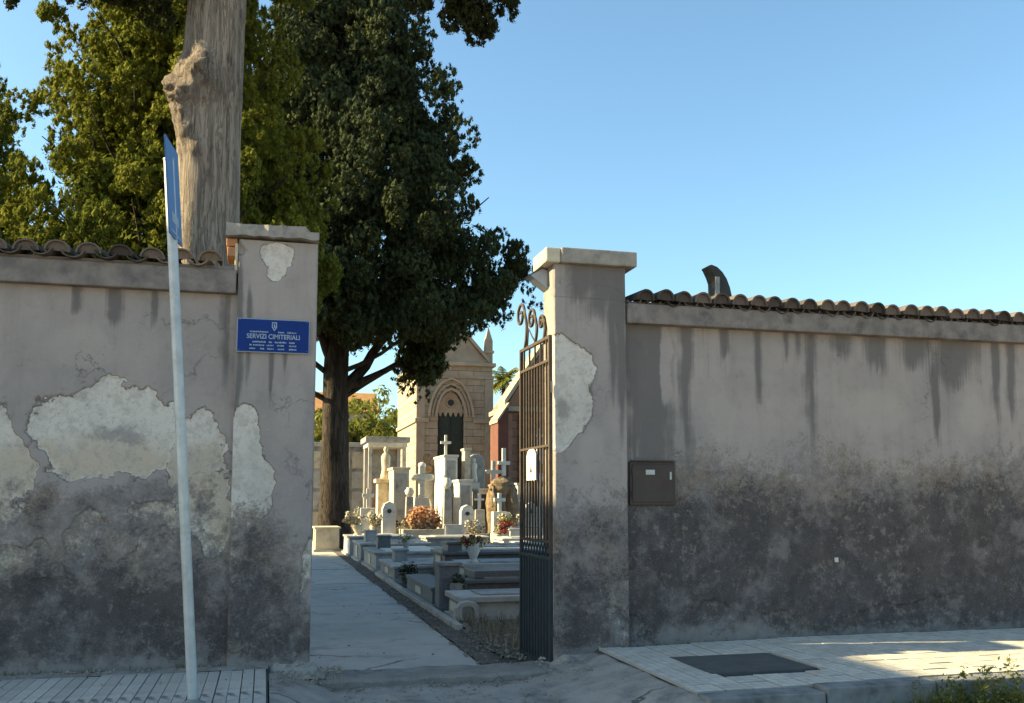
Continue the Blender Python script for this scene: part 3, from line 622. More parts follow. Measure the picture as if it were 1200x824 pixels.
MB().tube([(gx(.8), 9.92, 3.19), (gx(.76), 9.88, 3.4), (gx(.62), 9.74, 3.28), (gx(.5), 9.62, 3.2)], .008, 6).build('scroll', M['iron'], GT, smooth=True)
for z in (.15, 2.6):
    MB().tube([(2.80, 9.125, z), (2.80, 9.125, z + .12)], .02, 8).build('hinge', M['iron_blue'], GT)
    
# floodlight on the pillar
FL = thing('floodlight', 'small pale floodlight fixed high on the gate pillar under its cap', 'floodlight', (2.75, 9.42, 3.8))
MB().prism([(2.60, 3.845), (2.735, 3.925), (2.80, 3.90), (2.80, 3.70)], 9.24, 9.42).build('housing', M['alu'], FL, .008)
MB().prism([(2.594, 3.842), (2.60, 3.85), (2.735, 3.932), (2.74, 3.925)], 9.225, 9.435).build('hood', M['bronze'], FL)
MB().box(2.78, 2.815, 9.30, 9.36, 3.72, 3.86).build('bracket', M['galv'], FL)

# ------------------------------------------------------------------ blue sign, meter box, tag, pole
SG = thing('blue_sign', 'blue enamel sign with white lettering screwed to the left gate pillar', 'sign', (.02, 9.03, 3.04))
MB().box(-.305, .36, 9.022, 9.036, 2.885, 3.205).build('border', M['white'], SG)
SP = MB().box(-.297, .352, 9.016, 9.0215, 2.893, 3.197).build('panel', M['blue'], SG)
def text(body, x, z, size, y, mat, parent, name='lettering', sx=1., bold=0.):
    cu = bpy.data.curves.new(name, 'FONT'); cu.body = body; cu.size = size; cu.align_x = 'CENTER'; cu.align_y = 'CENTER'; cu.offset = bold
    tmp = bpy.data.objects.new('tmp', cu); COL.objects.link(tmp); dg = bpy.context.evaluated_depsgraph_get(); dg.update()
    me = bpy.data.meshes.new_from_object(tmp.evaluated_get(dg)); bpy.data.objects.remove(tmp)
    me.transform(Matrix.Translation((x, y, z)) @ Matrix.Rotation(R(90), 4, 'X') @ Matrix.Diagonal((sx, 1, 1, 1)))
    return link(name, me, mat, parent)
text('SERVIZI CIMITERIALI', .028, 3.035, .062, 9.0145, M['white'], SP, sx=.88, bold=.0012)
def marks(spans, z, h):     # lines too small to read: broken strokes
    r = random.Random(int(z * 1000))
    for a, b in spans:
        x = a; mb = MB()
        while x < b:
            w = r.uniform(.006, .013); mb.box(x, min(x + w, b), 9.0135, 9.0145, z + r.uniform(0, h * .15), z + h * r.uniform(.75, 1)); x += w + r.uniform(.002, .005)
        mb.build('small_lettering', M['white'], SP)['kind'] = 'stuff'
L0 = lambda u: -.297 + (u - 80) / 1010 * .649
marks([(L0(250), L0(510)), (L0(650), L0(735)), (L0(780), L0(915))], 3.072, .016)
marks([(L0(290), L0(480)), (L0(520), L0(565)), (L0(605), L0(770)), (L0(810), L0(890))], 2.975, .018)
marks([(L0(250), L0(280)), (L0(300), L0(460)), (L0(490), L0(590)), (L0(640), L0(740)), (L0(810), L0(915))], 2.945, .016)
marks([(L0(250), L0(330)), (L0(400), L0(455)), (L0(500), L0(590)), (L0(650), L0(740)), (L0(810), L0(915))], 2.912, .016)
em = MB().prism([(L0(560), 3.175), (L0(630), 3.175), (L0(632), 3.125), (L0(596), 3.09), (L0(558), 3.125)], 9.0135, 9.0145).build('emblem', M['white'], SP)
MB().prism([(L0(572), 3.165), (L0(618), 3.165), (L0(618), 3.13), (L0(596), 3.108), (L0(572), 3.13)], 9.0125, 9.0133).build('emblem_field', M['blue'], SP)
MB().box(L0(588), L0(604), 9.0118, 9.0124, 3.122, 3.158).box(L0(604), L0(612), 9.0118, 9.0124, 3.128, 3.14).build('emblem_figure', M['white'], SP)
for x in (-.28, .335):
    for z in (2.905, 3.185): MB().lathe([(.006, 0), (.004, .003)], (x, 9.0125, z), 6).build('screw', M['galv'], SG)

BX = thing('meter_box', 'dark brown metal utility box set in the wall beside the pillar', 'utility box', (3.87, 9.12, 1.5))
MB().box(3.625, 4.135, 9.095, 9.16, 1.455, 1.905).build('frame', M['box'], BX, .006)
BD = MB().box(3.655, 4.105, 9.085, 9.0945, 1.485, 1.875).build('door', M['box'], BX, .004)
MB().box(4.065, 4.085, 9.074, 9.0848, 1.72, 1.80).build('latch', M['galv'], BD)
for z in (1.54, 1.77): MB().tube([(3.652, 9.08, z), (3.652, 9.08, z + .06)], .009, 8).build('hinge', M['iron'], BD)
MB().box(3.80, 3.90, 9.0825, 9.0848, 1.77, 1.82).build('label_plate', M['galv'], BD)
MB().box(3.64, 4.12, 9.07, 9.10, 1.906, 1.918).build('rain_lip', M['box'], BX)
tag(MB().box(6.005, 6.05, 9.108, 9.122, .835, .885).build('wall_tag', M['marble'], None, .004), 'tiny white tag stuck low on the dark mouldy wall', 'tag')

PL = thing('sign_pole', 'leaning galvanised pole with a blue road sign seen edge on', 'sign pole', (-.49, 7.48, 0))
p0 = Vector((-.485, 7.48, -.03)); p1 = Vector((-.795, 7.48, 4.12)); d = p1 - p0
MB().tube([p0 + d * (k / 12) for k in range(13)], .0385, 16).build('pole', M['galv'], PL, smooth=False)
MB().tube([p1, p1 + d.normalized() * .012], .043, 16).build('pole_cap', M['alu'], PL)
def plate(y0_, y1_, z0, z1, dx, th, name, mat, par=None):
    px = lambda y, z: -.742 + (y - 7.25) * .13 - (z - 3.49) * .078 + dx
    v = [(px(y_, z) + o_, y_, z) for z in (z0, z1) for (y_, o_) in ((y0_, 0), (y1_, 0), (y1_, -th), (y0_, -th))]
    return MB().add(v, BF).build(name, M[mat], par or PL)
sp_ = plate(7.25, 7.66, 3.49, 4.24, 0, .012, 'sign_plate', 'blue2'); plate(7.29, 7.62, 3.52, 3.535, .003, .002, 'sign_border', 'white', sp_); plate(7.33, 7.55, 3.60, 3.68, .003, .002, 'sign_mark', 'white', sp_)
plate(7.45, 7.51, 3.6, 3.64, -.013, .03, 'clamp', 'alu'); plate(7.45, 7.51, 4.02, 4.06, -.013, .03, 'clamp', 'alu')
MB().lathe([(.085, 0), (.085, .02), (.05, .035), (.046, .05)], (-.486, 7.48, -.005), 16).build('base_collar', M['kerb'], PL)

# weeds along the kerb
def leafy(n, area, z, h, size, seed):
    r = np.random.default_rng(seed); x0, x1, y0, y1 = area
    V = []; k = 36
    st = np.stack([r.uniform(x0, x1, n), r.uniform(y0, y1, n), np.full(n, z)], -1)
    lean = r.normal(0, .35, (n, 3)); lean[:, 2] = 1; H = h * r.uniform(.35, 1.1, n)
    tt = r.uniform(.1, 1, (n, k)); P = (st[:, None] + lean[:, None] * (tt * H[:, None])[..., None] + r.normal(0, .02, (n, k, 3))).reshape(-1, 3)
    N = r.normal(0, 1, P.shape); N[:, 2] += .6; N /= np.linalg.norm(N, axis=1)[:, None]
    A = np.cross(N, r.normal(0, 1, P.shape)); A /= np.linalg.norm(A, axis=1)[:, None]; B = np.cross(N, A); s = size * r.uniform(.5, 1.3, (len(P), 1))
    V = np.stack([P - A * s, P - B * s * .4, P + A * s, P + B * s * .4], 1).reshape(-1, 3)
    return mesh_np('weeds', V, np.arange(len(V)).reshape(-1, 4), {'tint': np.repeat(r.uniform(0, 1, len(P)), 4)})
o = link('weeds', leafy(190, (4.95, 8.6, 6.26, 6.50), -.19, .38, .020, 2), M['weed']); o['kind'] = 'stuff'
o = link('weeds', leafy(16, (4.6, 5.1, 6.36, 6.50), -.19, .16, .014, 3), M['weed']); o['kind'] = 'stuff'
grass('weeds', 900, (4.9, 8.6, 6.25, 6.50), -.19, .30, 8, M['weed'], .004)
grass('weeds', 120, (3.7, 8.0, 9.06, 9.12), .03, .06, 9, M['weed'], .003)

# ------------------------------------------------------------------ low tombs beside the path
GZ = -.2
def tomb(label, x0, x1, y0, y1, z1, mat, slab=None, lip=.04, head=None, th=.06, name='box_tomb', grp='low box tombs beside the path'):
    t = thing(name, label, 'tomb', ((x0 + x1) / 2, (y0 + y1) / 2, GZ), grp)
    MB().box(x0 - .06, x1 + .06, y0 - .06, y1 + .06, GZ - .06, GZ + .07).build('base', M['palegrey' if mat != 'granite' else 'greystone'], t, .008)
    MB().box(x0, x1, y0, y1, GZ + .07, z1 - th, .01, .01).build('body', M[mat], t, .008)
    MB().box(x0 - lip, x1 + lip, y0 - lip, y1 + lip, z1 - th, z1).build('slab', M[slab or mat], t, .01)
    MB().box(x0 - .012, x0 + .002, (y0 + y1) / 2 - .28, (y0 + y1) / 2 + .28, GZ + .12, z1 - th - .04).build('plaque', M['marble' if mat != 'travertine' else 'greystone'], t)
    if x1 - x0 > 1: MB().box(x0 + .3, x1 - .4, y0 + .14, y1 - .14, z1 + .0005, z1 + .022).build('ledger', M['greystone' if (slab or mat) != 'greystone' else 'marble'], t, .006)
    if head: MB().box(x1 - .30, x1 - .12, y0 + .08, y1 - .08, z1, z1 + head).build('headstone', M[slab or mat], t, .01)
    return t
tomb('pale grey tomb with arched front nearest the gate', 2.66, 5.0, 12.98, 13.95, .17, 'palegrey', 'palegrey', .05, None, .08)
t = tomb('stepped dark granite tomb behind the pale grey tomb', 3.05, 5.4, 14.45, 15.6, .28, 'granite', 'granite', .05, .25)
MB().box(3.2, 5.2, 14.6, 15.45, .281, .40).build('upper_slab', M['granite'], t, .01)
tomb('low blue grey granite tomb with its long side to the path', 2.58, 3.0, 14.95, 17.7, .13, 'bluestone', 'bluestone', .02)
t = thing('tomb_post', 'square blue grey stone post at the corner of granite tomb', 'post', (2.75, 14.6, GZ))
MB().box(2.60, 2.92, 14.42, 14.78, GZ - .04, .50).build('shaft', M['bluestone'], t, .008); MB().box(2.57, 2.95, 14.39, 14.81, .50, .55).build('cap', M['greystone'], t, .006)
MB().box(2.66, 2.80, 14.412, 14.419, -.05, .32).build('recess_shade', M['granite'], t)  # dark plate stands in for the shade inside an opening
tomb('dark granite slab tomb behind the stepped granite tomb', 3.45, 6.2, 16.3, 17.5, .40, 'granite', 'palegrey', .05, None, .07)
tomb('dark granite tomb with polished top in the second row', 3.4, 6.5, 18.3, 19.6, .50, 'granite', 'granite', .05, .2)
tomb('grey box tomb by the path with worn pale face', 2.62, 4.6, 19.8, 22.3, .14, 'greystone', 'palegrey', .03)
tomb('grey box tomb in the middle of the path row', 2.58, 4.6, 22.9, 25.7, .26, 'palegrey', 'greystone', .03)
tomb('second last grey box tomb in the shaded path row', 2.55, 4.5, 26.4, 28.6, .33, 'greystone', 'palegrey', .03)
tomb('farthest shaded grey box tomb in the path row', 2.50, 4.5, 29.3, 31.6, .40, 'palegrey', 'greystone', .03)
tomb('sunlit cream tomb at the end of the path before cypress', 1.62, 2.42, 32.4, 34.0, .62, 'travertine', 'travertine', .04)
tomb('low grey slab tomb behind the middle box tombs', 5.2, 7.6, 22.3, 23.4, .42, 'greystone', 'palegrey', .05)
tomb('grey slab tomb in front of the peach flowers', 5.0, 7.0, 30.0, 31.3, .35, 'greystone', 'palegrey', .05)
tomb('wide pale slab tomb in front of the rock grotto', 7.4, 10.5, 29.5, 31.0, .30, 'marble', 'marble', .06)
tomb('low cream slab tomb beside the gate bars', 6.8, 9.4, 25.0, 26.2, .36, 'palegrey', 'marble', .05)
tomb('pale slab tomb on the far right behind the gate', 8.6, 11.6, 33.3, 34.6, .50, 'marble', 'marble', .05)
# small pedestal stones standing on the box tombs
def block(label, x, y, w, d, z0, z1, mat, name='memorial_block'):
    t = thing(name, label, 'memorial', (x, y, z0), 'small memorial blocks on the tombs')
    MB().box(x - w / 2, x + w / 2, y - d / 2, y + d / 2, z0, z1 - .04, .015, .01).build('block', M[mat], t, .008)
    MB().box(x - w / 2 - .02, x + w / 2 + .02, y - d / 2 - .02, y + d / 2 + .02, z1 - .04, z1).build('cap', M[mat], t, .006); return t
block('small grey memorial block on the worn box tomb', 2.95, 21.4, .30, .5, .14, .42, 'greystone')
block('dark memorial block on the middle box tomb', 3.0, 24.9, .35, .4, .26, .60, 'granite')
block('pale memorial block on the second last box tomb', 2.95, 27.6, .35, .45, .33, .66, 'palegrey')
block('dark memorial block on the second row granite tomb', 3.65, 18.8, .3, .6, .50, .68, 'granite')
block('white open tablet stone before the tall stele', 6.75, 34.6, .55, .5, GZ, .62, 'marble', 'tablet_stone')
# low kerb along the graves
kt = thing('grave_kerb', 'pale stone kerb edging the graves along the path', 'kerb', (2.48, 15, GZ))
for (a, b) in ((12.3, 14.2), (14.25, 16.1), (16.15, 18.2), (18.25, 20.0), (20.05, 21.9)):
    MB().box(2.44, 2.535, a, b - .03, GZ - .08, GZ + .085).build('kerb_stone', M['palegrey'], kt, .012)
at_ = thing('stone_bracket', 'pale arched stone bracket leaning on the pale grey tomb', 'bracket', (2.62, 12.8, GZ))
pts = [(2.50, GZ - .02), (2.545, GZ - .02), (2.575, .0), (2.625, .055), (2.70, .07), (2.76, .05), (2.79, .0), (2.80, GZ - .02), (2.85, GZ - .02), (2.85, .06), (2.80, .12), (2.70, .135), (2.60, .115), (2.53, .04)]
MB().prism(pts, 12.72, 12.88).build('arch', M['palegrey'], at_, .008)

# ------------------------------------------------------------------ flowers and pots
def ball_leaves(n, c, rad, size, seed, up=.4):
    r = np.random.default_rng(seed); D = r.normal(0, 1, (n, 3)); D /= np.linalg.norm(D, axis=1)[:, None]
    P = np.array(c) + D * np.array(rad) * (r.uniform(.25, 1, (n, 1)) ** .5)
    N = D + r.normal(0, .6, (n, 3)); N[:, 2] += up; N /= np.linalg.norm(N, axis=1)[:, None]
    A = np.cross(N, r.normal(0, 1, (n, 3))); A /= np.linalg.norm(A, axis=1)[:, None]; B = np.cross(N, A); s = size * r.uniform(.6, 1.3, (n, 1))
    V = np.stack([P - A * s, P - B * s * .6, P + A * s, P + B * s * .6], 1).reshape(-1, 3)
    return mesh_np('blooms', V, np.arange(4 * n).reshape(n, 4), {'tint': np.repeat(r.uniform(0, 1, n), 4)})
def pot(label, x, y, z, h, bloom, mat='marble', rr=.11, br=.2, n=160, leaf='weed', cat='flower vase', s=.035, seed=1):
    t = thing('flower_vase', label, cat, (x, y, z), 'vases and pots on the graves')
    MB().lathe([(rr * .7, 0), (rr * .75, .02), (rr * .45, h * .2), (rr * .55, h * .3), (rr, h * .75), (rr * .85, h * .95), (rr * .95, h)], (x, y, z), 14).build('vase', M[mat], t, smooth=True)
    q = random.Random(seed)
    def bunch(k, zz, sc, sd):
        parts = [ball_leaves(max(8, n // k), (x + q.gauss(0, br * .4), y + q.gauss(0, br * .4), z + h + br * (zz + q.gauss(0, .22))), (br * sc * q.uniform(.5, 1), br * sc * q.uniform(.5, 1), br * sc * q.uniform(.5, 1.1)), s * .8, sd + w) for w in range(k)]
        co = []; ti = []
        for me in parts:
            a = np.empty(len(me.vertices) * 3, np.float32); me.vertices.foreach_get('co', a); co.append(a.reshape(-1, 3)); b = np.empty(len(me.vertices), np.float32); me.attributes['tint'].data.foreach_get('value', b); ti.append(b); bpy.data.meshes.remove(me)
        co = np.concatenate(co); return mesh_np('bunch', co, np.arange(len(co)).reshape(-1, 4), {'tint': np.concatenate(ti)})
    link('leaves', bunch(4, .35, .8, seed), M[leaf], t)
    if bloom: link('blooms', bunch(5, .7, .5, seed + 50), M[bloom], t)
    return t
pot('white marble vase with red flowers on the granite slab', 3.60, 16.55, .40, .30, 'bloom_red', 'marble', .12, .17, 140, seed=2)
pot('dark bushy plant in a low pot between box tombs', 2.72, 18.75, GZ, .28, None, 'granite', .14, .26, 260, 'leaf_pine', s=.04, seed=3)
pot('small pot of greenery on the pale grey tomb corner', 2.80, 14.15, .02, .24, None, 'greystone', .09, .13, 120, 'leaf_pine', s=.03, seed=4)
pot('white urn with pale flowers left of the canopy tomb', 2.85, 30.4, .40, .35, 'bloom_white', 'travertine', .2, .34, 220, 'dry', s=.07, seed=5)
pot('second white urn with cream flowers near the canopy tomb', 3.45, 31.0, .40, .30, 'bloom_white', 'travertine', .18, .30, 200, 'dry', s=.07, seed=6)
pot('grey vase of white flowers on the middle box tomb', 3.4, 23.6, .26, .22, 'bloom_white', 'greystone', .1, .17, 120, 'weed', s=.035, seed=7)
pot('vase of red and green flowers before the marble slab', 7.75, 31.6, GZ, .55, 'bloom_red', 'travertine', .2, .36, 220, 'dry', s=.07, seed=8)
pot('cream flowers in a vase at the foot of pale steles', 7.35, 33.5, GZ, .5, 'bloom_white', 'marble', .2, .4, 240, 'dry', s=.07, seed=9)
pot('white flowers in a vase under the grey cross', 8.9, 34.9, GZ, .75, 'bloom_white', 'marble', .2, .42, 240, 'weed', s=.07, seed=10)
t = thing('flower_mound', 'heap of peach and orange flowers below the white cross', 'flowers', (5.85, 36.0, GZ))
MB().box(5.0, 6.75, 35.5, 36.6, GZ, .42).build('bed', M['travertine'], t, .02)
link('blooms', ball_leaves(1100, (5.85, 36.0, .78), (.75, .45, .55), .075, 20), M['bloom_peach'], t); link('leaves', ball_leaves(260, (5.75, 36.0, .6), (.85, .48, .4), .08, 21), M['dry'], t)
t = thing('flower_mound', 'small spread of lilac grey flowers before the peach pedestal', 'flowers', (4.5, 37.0, GZ))
MB().box(4.0, 5.1, 36.7, 37.3, GZ, .45).build('bed', M['greystone'], t, .02); link('leaves', ball_leaves(300, (4.55, 36.9, .58), (.55, .3, .25), .07, 22), M['leaf_pine'], t); link('blooms', ball_leaves(90, (4.55, 36.85, .65), (.5, .3, .25), .06, 23), M['bloom_peach'], t)

# ------------------------------------------------------------------ tall monuments in the sun
def cross_mb(x, y, z0, z1, w, tk, flare=0):
    mb = MB(); h = z1 - z0; za = z0 + h * .64
    mb.box(x - tk / 2, x + tk / 2, y - tk / 2, y + tk / 2, z0, za - tk / 2).box(x - tk / 2, x + tk / 2, y - tk / 2, y + tk / 2, za + tk / 2, z1)
    mb.box(x - w / 2, x + w / 2, y - tk / 2, y + tk / 2, za - tk / 2, za + tk / 2); return mb
def monument(name, label, cat, x, y): return thing(name, label, cat, (x, y, GZ))
def stele(label, x0, x1, y0, y1, z1, mat, front=None, crs=None, plinth=.5, cmat='marble'):
    t = monument('stele', label, 'gravestone', (x0 + x1) / 2, (y0 + y1) / 2); t['group'] = 'tall steles in the sunlit graves'
    MB().box(x0 - .12, x1 + .12, y0 - .12, y1 + .12, GZ - .05, plinth).build('plinth', M[mat], t, .015)
    MB().box(x0, x1, y0, y1, plinth, z1 - .10).build('shaft', M[mat], t, .012); MB().box(x0 - .05, x1 + .05, y0 - .05, y1 + .05, z1 - .10, z1).build('cap', M[mat], t, .01)
    MB().box(x0 + .08, x1 - .08, y0 - .015, y0 - .002, plinth + .15, z1 - .25).build('plaque', M[front or 'greystone'], t)
    if crs: cross_mb((x0 + x1) / 2, (y0 + y1) / 2, z1, z1 + crs, crs * .5, .11).build('cross', M[cmat], t, .008)
    return t
stele('tallest pale stele topped by a slim white cross', 7.42, 7.98, 40, 42.6, 3.48, 'marble', 'greystone', .95)
stele('shorter pale stele right of the tallest one', 7.72, 8.26, 38.3, 39.6, 2.38, 'marble', 'greystone')
stele('grey stele with canopy cap left of the white cross', 4.98, 5.62, 38.2, 39.9, 2.86, 'travertine', 'greystone')
stele('slim round column like stele beside the dark headstone', 8.40, 8.66, 40.5, 41.2, 3.80, 'travertine', 'travertine')
stele('low broad pale stele with a dark bronze plaque', 8.55, 9.25, 38.2, 39.6, 2.02, 'marble', 'bronze')
stele('white marble block at the right end before the gate', 10.2, 10.75, 38.6, 40.0, 1.5, 'marble', 'palegrey')
stele('pale stele seen through the gate bars', 10.9, 11.4, 40.6, 41.8, 2.3, 'marble', 'palegrey')
# crowd of smaller stones in the back rows
proto = []
for kind in range(4):
    t = monument('small_headstone', 'small sunlit headstone in the crowded back rows', 'gravestone', 0, 0); t['group'] = 'small headstones in the back rows'; t.location = (0, 0, GZ)
    mt = ('travertine', 'marble', 'greystone', 'marble')[kind]
    MB().box(-.32, .32, -.35, .35, GZ - .05, .25).build('base', M['travertine'], t, .015)
    if kind == 0: MB().box(-.22, .22, -.2, .2, .25, 1.3, .03, .03).build('stone', M[mt], t, .02); cross_mb(0, 0, 1.3, 2.0, .4, .1).build('cross', M['marble'], t, .01)
    if kind == 1: MB().prism([(-.26, .25), (.26, .25), (.26, 1.3), (.18, 1.5), (0, 1.6), (-.18, 1.5), (-.26, 1.3)], -.12, .12).build('stone', M[mt], t, .015); MB().tube([(0, -.121, 1.2), (0, -.135, 1.2)], .09, 12).build('portrait', M['bronze'], t)
    if kind == 2: MB().box(-.18, .18, -.18, .18, .25, 1.9, .04, .04).build('stone', M[mt], t, .02); MB().lathe([(.08, 0), (.16, .1), (.2, .25), (.12, .36), (.14, .4)], (0, 0, 1.9), 12).build('urn', M['marble'], t, smooth=True)
    if kind == 3: MB().box(-.3, .3, -.14, .14, .25, 1.05).build('stone', M[mt], t, .02); cross_mb(0, 0, 1.05, 1.75, .46, .13).build('cross', M[mt], t, .012)
    proto.append(t)
used_ = set(); qs = random.Random(77)
small = [(3, 4.0, 38.6, 'small white cross stone just right of the cypress trunk'), (1, 4.55, 36.2, 'small pointed marble stone with round portrait by the trunk'), (2, 5.55, 37.6, 'slim grey post with urn left of the peach flowers'),
    (2, 7.0, 37.2, 'slim post with urn between the peach flowers and the tall stele'), (0, 8.25, 36.9, 'small cross on a tapered block before the bronze plaque stele'), (3, 8.75, 35.5, 'low white cross stone at the foot of the grotto'),
    (1, 7.55, 36.0, 'small pointed stone in front of the shorter pale stele'), (0, 6.2, 42.6, 'small cross on block behind the stepped cross base'), (1, 6.9, 41.9, 'pointed stone tucked left of the tallest stele'), (3, 8.2, 43.3, 'low cross stone right behind the tallest stele'),
    (2, 9.75, 43.6, 'slim post with urn behind the two crosses'), (0, 10.35, 42.3, 'small cross on block behind the sunlit white cross'), (1, 10.2, 36.2, 'pointed stone right of the rock grotto'), (2, 11.55, 39.2, 'slim post with urn seen through the gate bars'), (3, 11.9, 36.4, 'low cross stone farthest right behind the gate bars')]
for k, x, y, lab in small:
    sc = qs.uniform(.85, 1.2)
    if k not in used_: used_.add(k); proto[k].location = (x, y, GZ); proto[k].rotation_euler.z = qs.uniform(-.1, .1); proto[k].scale = (1, 1, sc); proto[k]['label'] = lab
    else: copy_tree(proto[k], (x, y, GZ), lab, (1, 1.2, sc), qs.uniform(-.1, .1))
# white cross on stepped base
t = monument('cross_monument', 'white stone cross on a stepped pale base behind peach flowers', 'cross', 6.46, 40.2)
MB().box(5.9, 7.0, 39.7, 40.8, GZ, .9).build('base', M['travertine'], t, .02); MB().box(6.1, 6.82, 39.9, 40.6, .9, 1.65, .08, .08).build('pedestal', M['marble'], t, .015)
cr = cross_mb(6.46, 40.2, 1.65, 3.0, .66, .26).build('cross', M['marble'], t, .03)
for dx, dz in ((-.36, 2.514), (.36, 2.514), (0, 3.02)): MB().lathe([(.05, -.14), (.15, -.08), (.17, 0), (.15, .08), (.05, .14)], (6.46 + dx, 40.2, dz), 10).build('cross_end', M['marble'], t, smooth=True)
# pedestal with figure
t = monument('pedestal_monument', 'peach stone pedestal carrying a small slim figure', 'monument', 4.85, 40)
MB().box(4.4, 5.25, 39.6, 40.6, GZ, .5).build('base', M['travertine'], t, .02); MB().box(4.52, 5.12, 39.7, 40.4, .5, 2.25).build('pedestal', M['travertine'], t, .02); MB().box(4.42, 5.22, 39.62, 40.48, 2.25, 2.42).build('cornice', M['travertine'], t, .02)
MB().lathe([(.20, 0), (.22, .12), (.16, .4), (.19, .75), (.20, .95), (.12, 1.08), (.06, 1.12), (.09, 1.2), (.10, 1.28), (.06, 1.37)], (4.88, 40.05, 2.42), 12).build('figure', M['travertine'], t, smooth=True)
# bust
t = monument('bust_monument', 'dark weathered bust on a grey pedestal beside tallest stele', 'bust', 7.1, 43)
MB().box(6.85, 7.45, 42.7, 43.3, GZ, 2.6).build('pedestal', M['greystone'], t, .02); MB().lathe([(.12, 0), (.2, .12), (.38, .3), (.34, .48), (.13, .6), (.13, .66), (.2, .78), (.21, .9), (.16, 1.02), (.05, 1.08)], (7.15, 43, 2.6), 14).build('bust', M['rock'], t, smooth=True)
# rounded dark headstone with small angel
t = monument('headstone', 'dark round topped headstone behind the pale steles', 'gravestone', 9.2, 42)
pts = [(8.85, GZ), (9.6, GZ), (9.6, 3.3)] + [(9.225 + .375 * math.cos(a), 3.3 + .33 * math.sin(a)) for a in [math.pi * k / 8 for k in range(1, 8)]] + [(8.85, 3.3)]
MB().prism(pts, 41.8, 42.3).build('slab', M['greystone'], t, .02); MB().box(8.78, 9.66, 41.7, 42.4, GZ, .5).build('base', M['travertine'], t, .02)
t = monument('angel_statue', 'slender pale statue in front of the dark round headstone', 'statue', 8.95, 40.9)
MB().box(8.72, 9.12, 40.7, 41.1, GZ, 2.3).build('pedestal', M['marble'], t, .02); MB().lathe([(.16, 0), (.17, .2), (.12, .5), (.16, .72), (.14, .84), (.05, .88), (.09, .97), (.07, 1.07), (.02, 1.1)], (8.9, 40.9, 2.3), 12).build('figure', M['marble'], t, smooth=True)
# crosses
for lab, x, y, z0, z1, w, mt in (('grey stone cross on the rock grotto mound', 9.56, 39.9, 1.9, 3.24, .70, 'palegrey'), ('sunlit white cross right of the grey cross', 10.15, 40.4, 2.0, 3.82, .55, 'marble')):
    t = monument('cross_monument', lab, 'cross', x, y)
    MB().box(x - .28, x + .28, y - .25, y + .25, GZ, z0 - .4).build('base', M['travertine'], t, .02); MB().box(x - .2, x + .2, y - .18, y + .18, z0 - .4, z0).build('pedestal', M['marble'], t, .02); cross_mb(x, y, z0, z1, w, .16).build('cross', M[mt], t, .01)
# rock grotto
def lump(name, c, rad, seed, mat, parent, n=34, amp=.35, arch=None):
    u = np.linspace(0, 2 * np.pi, n, endpoint=False); v = np.linspace(.02, np.pi - .02, n // 2); U, Vv = np.meshgrid(u, v)
    D = np.stack([np.sin(Vv) * np.cos(U), np.sin(Vv) * np.sin(U), np.cos(Vv)], -1)
    k = 1 + amp * (fbm(U * 1.2 + np.cos(Vv) * 2, Vv * 2.2, 1.6, 4, seed) - .5) * 2
    P = D * np.array(rad) * k[..., None] + np.array(c)
    m, q = U.shape; i, j = np.meshgrid(np.arange(m - 1), np.arange(q), indexing='ij'); a = i * q + j; b = i * q + (j + 1) % q
    return link(name, mesh_np(name, P.reshape(-1, 3), np.stack([a, a + q, b + q, b], -1).reshape(-1, 4)), M[mat], parent)
t = monument('rock_grotto', 'brown rockwork grotto with an arched niche among the crosses', 'grotto', 9.4, 37.6)
lump('rock', (8.98, 37.6, .9), (.30, .4, 1.25), 3, 'rock', t); lump('rock', (9.78, 37.6, .9), (.30, .4, 1.3), 4, 'rock', t); lump('rock', (9.4, 37.7, 2.05), (.55, .4, .42), 5, 'rock', t); lump('rock', (9.4, 37.9, .3), (.7, .5, .6), 6, 'rock', t)
MB().box(9.1, 9.7, 37.85, 37.95, .3, 2.0).build('niche', M['bronze'], t); MB().lathe([(.13, 0), (.15, .3), (.10, .7), (.12, .9), (.05, 1.0), (.08, 1.08), (.03, 1.2)], (9.4, 37.5, .75), 10).build('figure', M['rock'], t, smooth=True)
link('flowers', ball_leaves(240, (9.4, 37.1, .35), (.5, .3, .4), .07, 31), M['bloom_peach'], t)
# votive lantern seen through the gate
t = monument('votive_lantern', 'white votive lantern on a slim post seen through the gate', 'lantern', 8.16, 28)
MB().box(7.95, 8.37, 27.8, 28.2, GZ - .05, .1).build('base', M['marble'], t, .02); MB().box(8.11, 8.21, 27.95, 28.05, .1, 2.1).build('post', M['marble'], t, .01); MB().box(7.96, 8.36, 27.85, 28.2, 2.1, 2.16).build('shelf', M['marble'], t, .01)
MB().box(7.99, 8.33, 27.88, 28.17, 2.16, 2.92).build('case', M['marble'], t, .015); MB().prism([(7.93, 2.92), (8.39, 2.92), (8.16, 3.15)], 27.84, 28.21).build('roof', M['marble'], t); cross_mb(8.16, 28, 3.1, 3.75, .26, .06).build('cross', M['marble'], t)
MB().prism([(8.08, 2.35), (8.24, 2.35), (8.24, 2.62), (8.16, 2.76), (8.08, 2.62)], 27.868, 27.878).build('niche', M['bronze'], t)
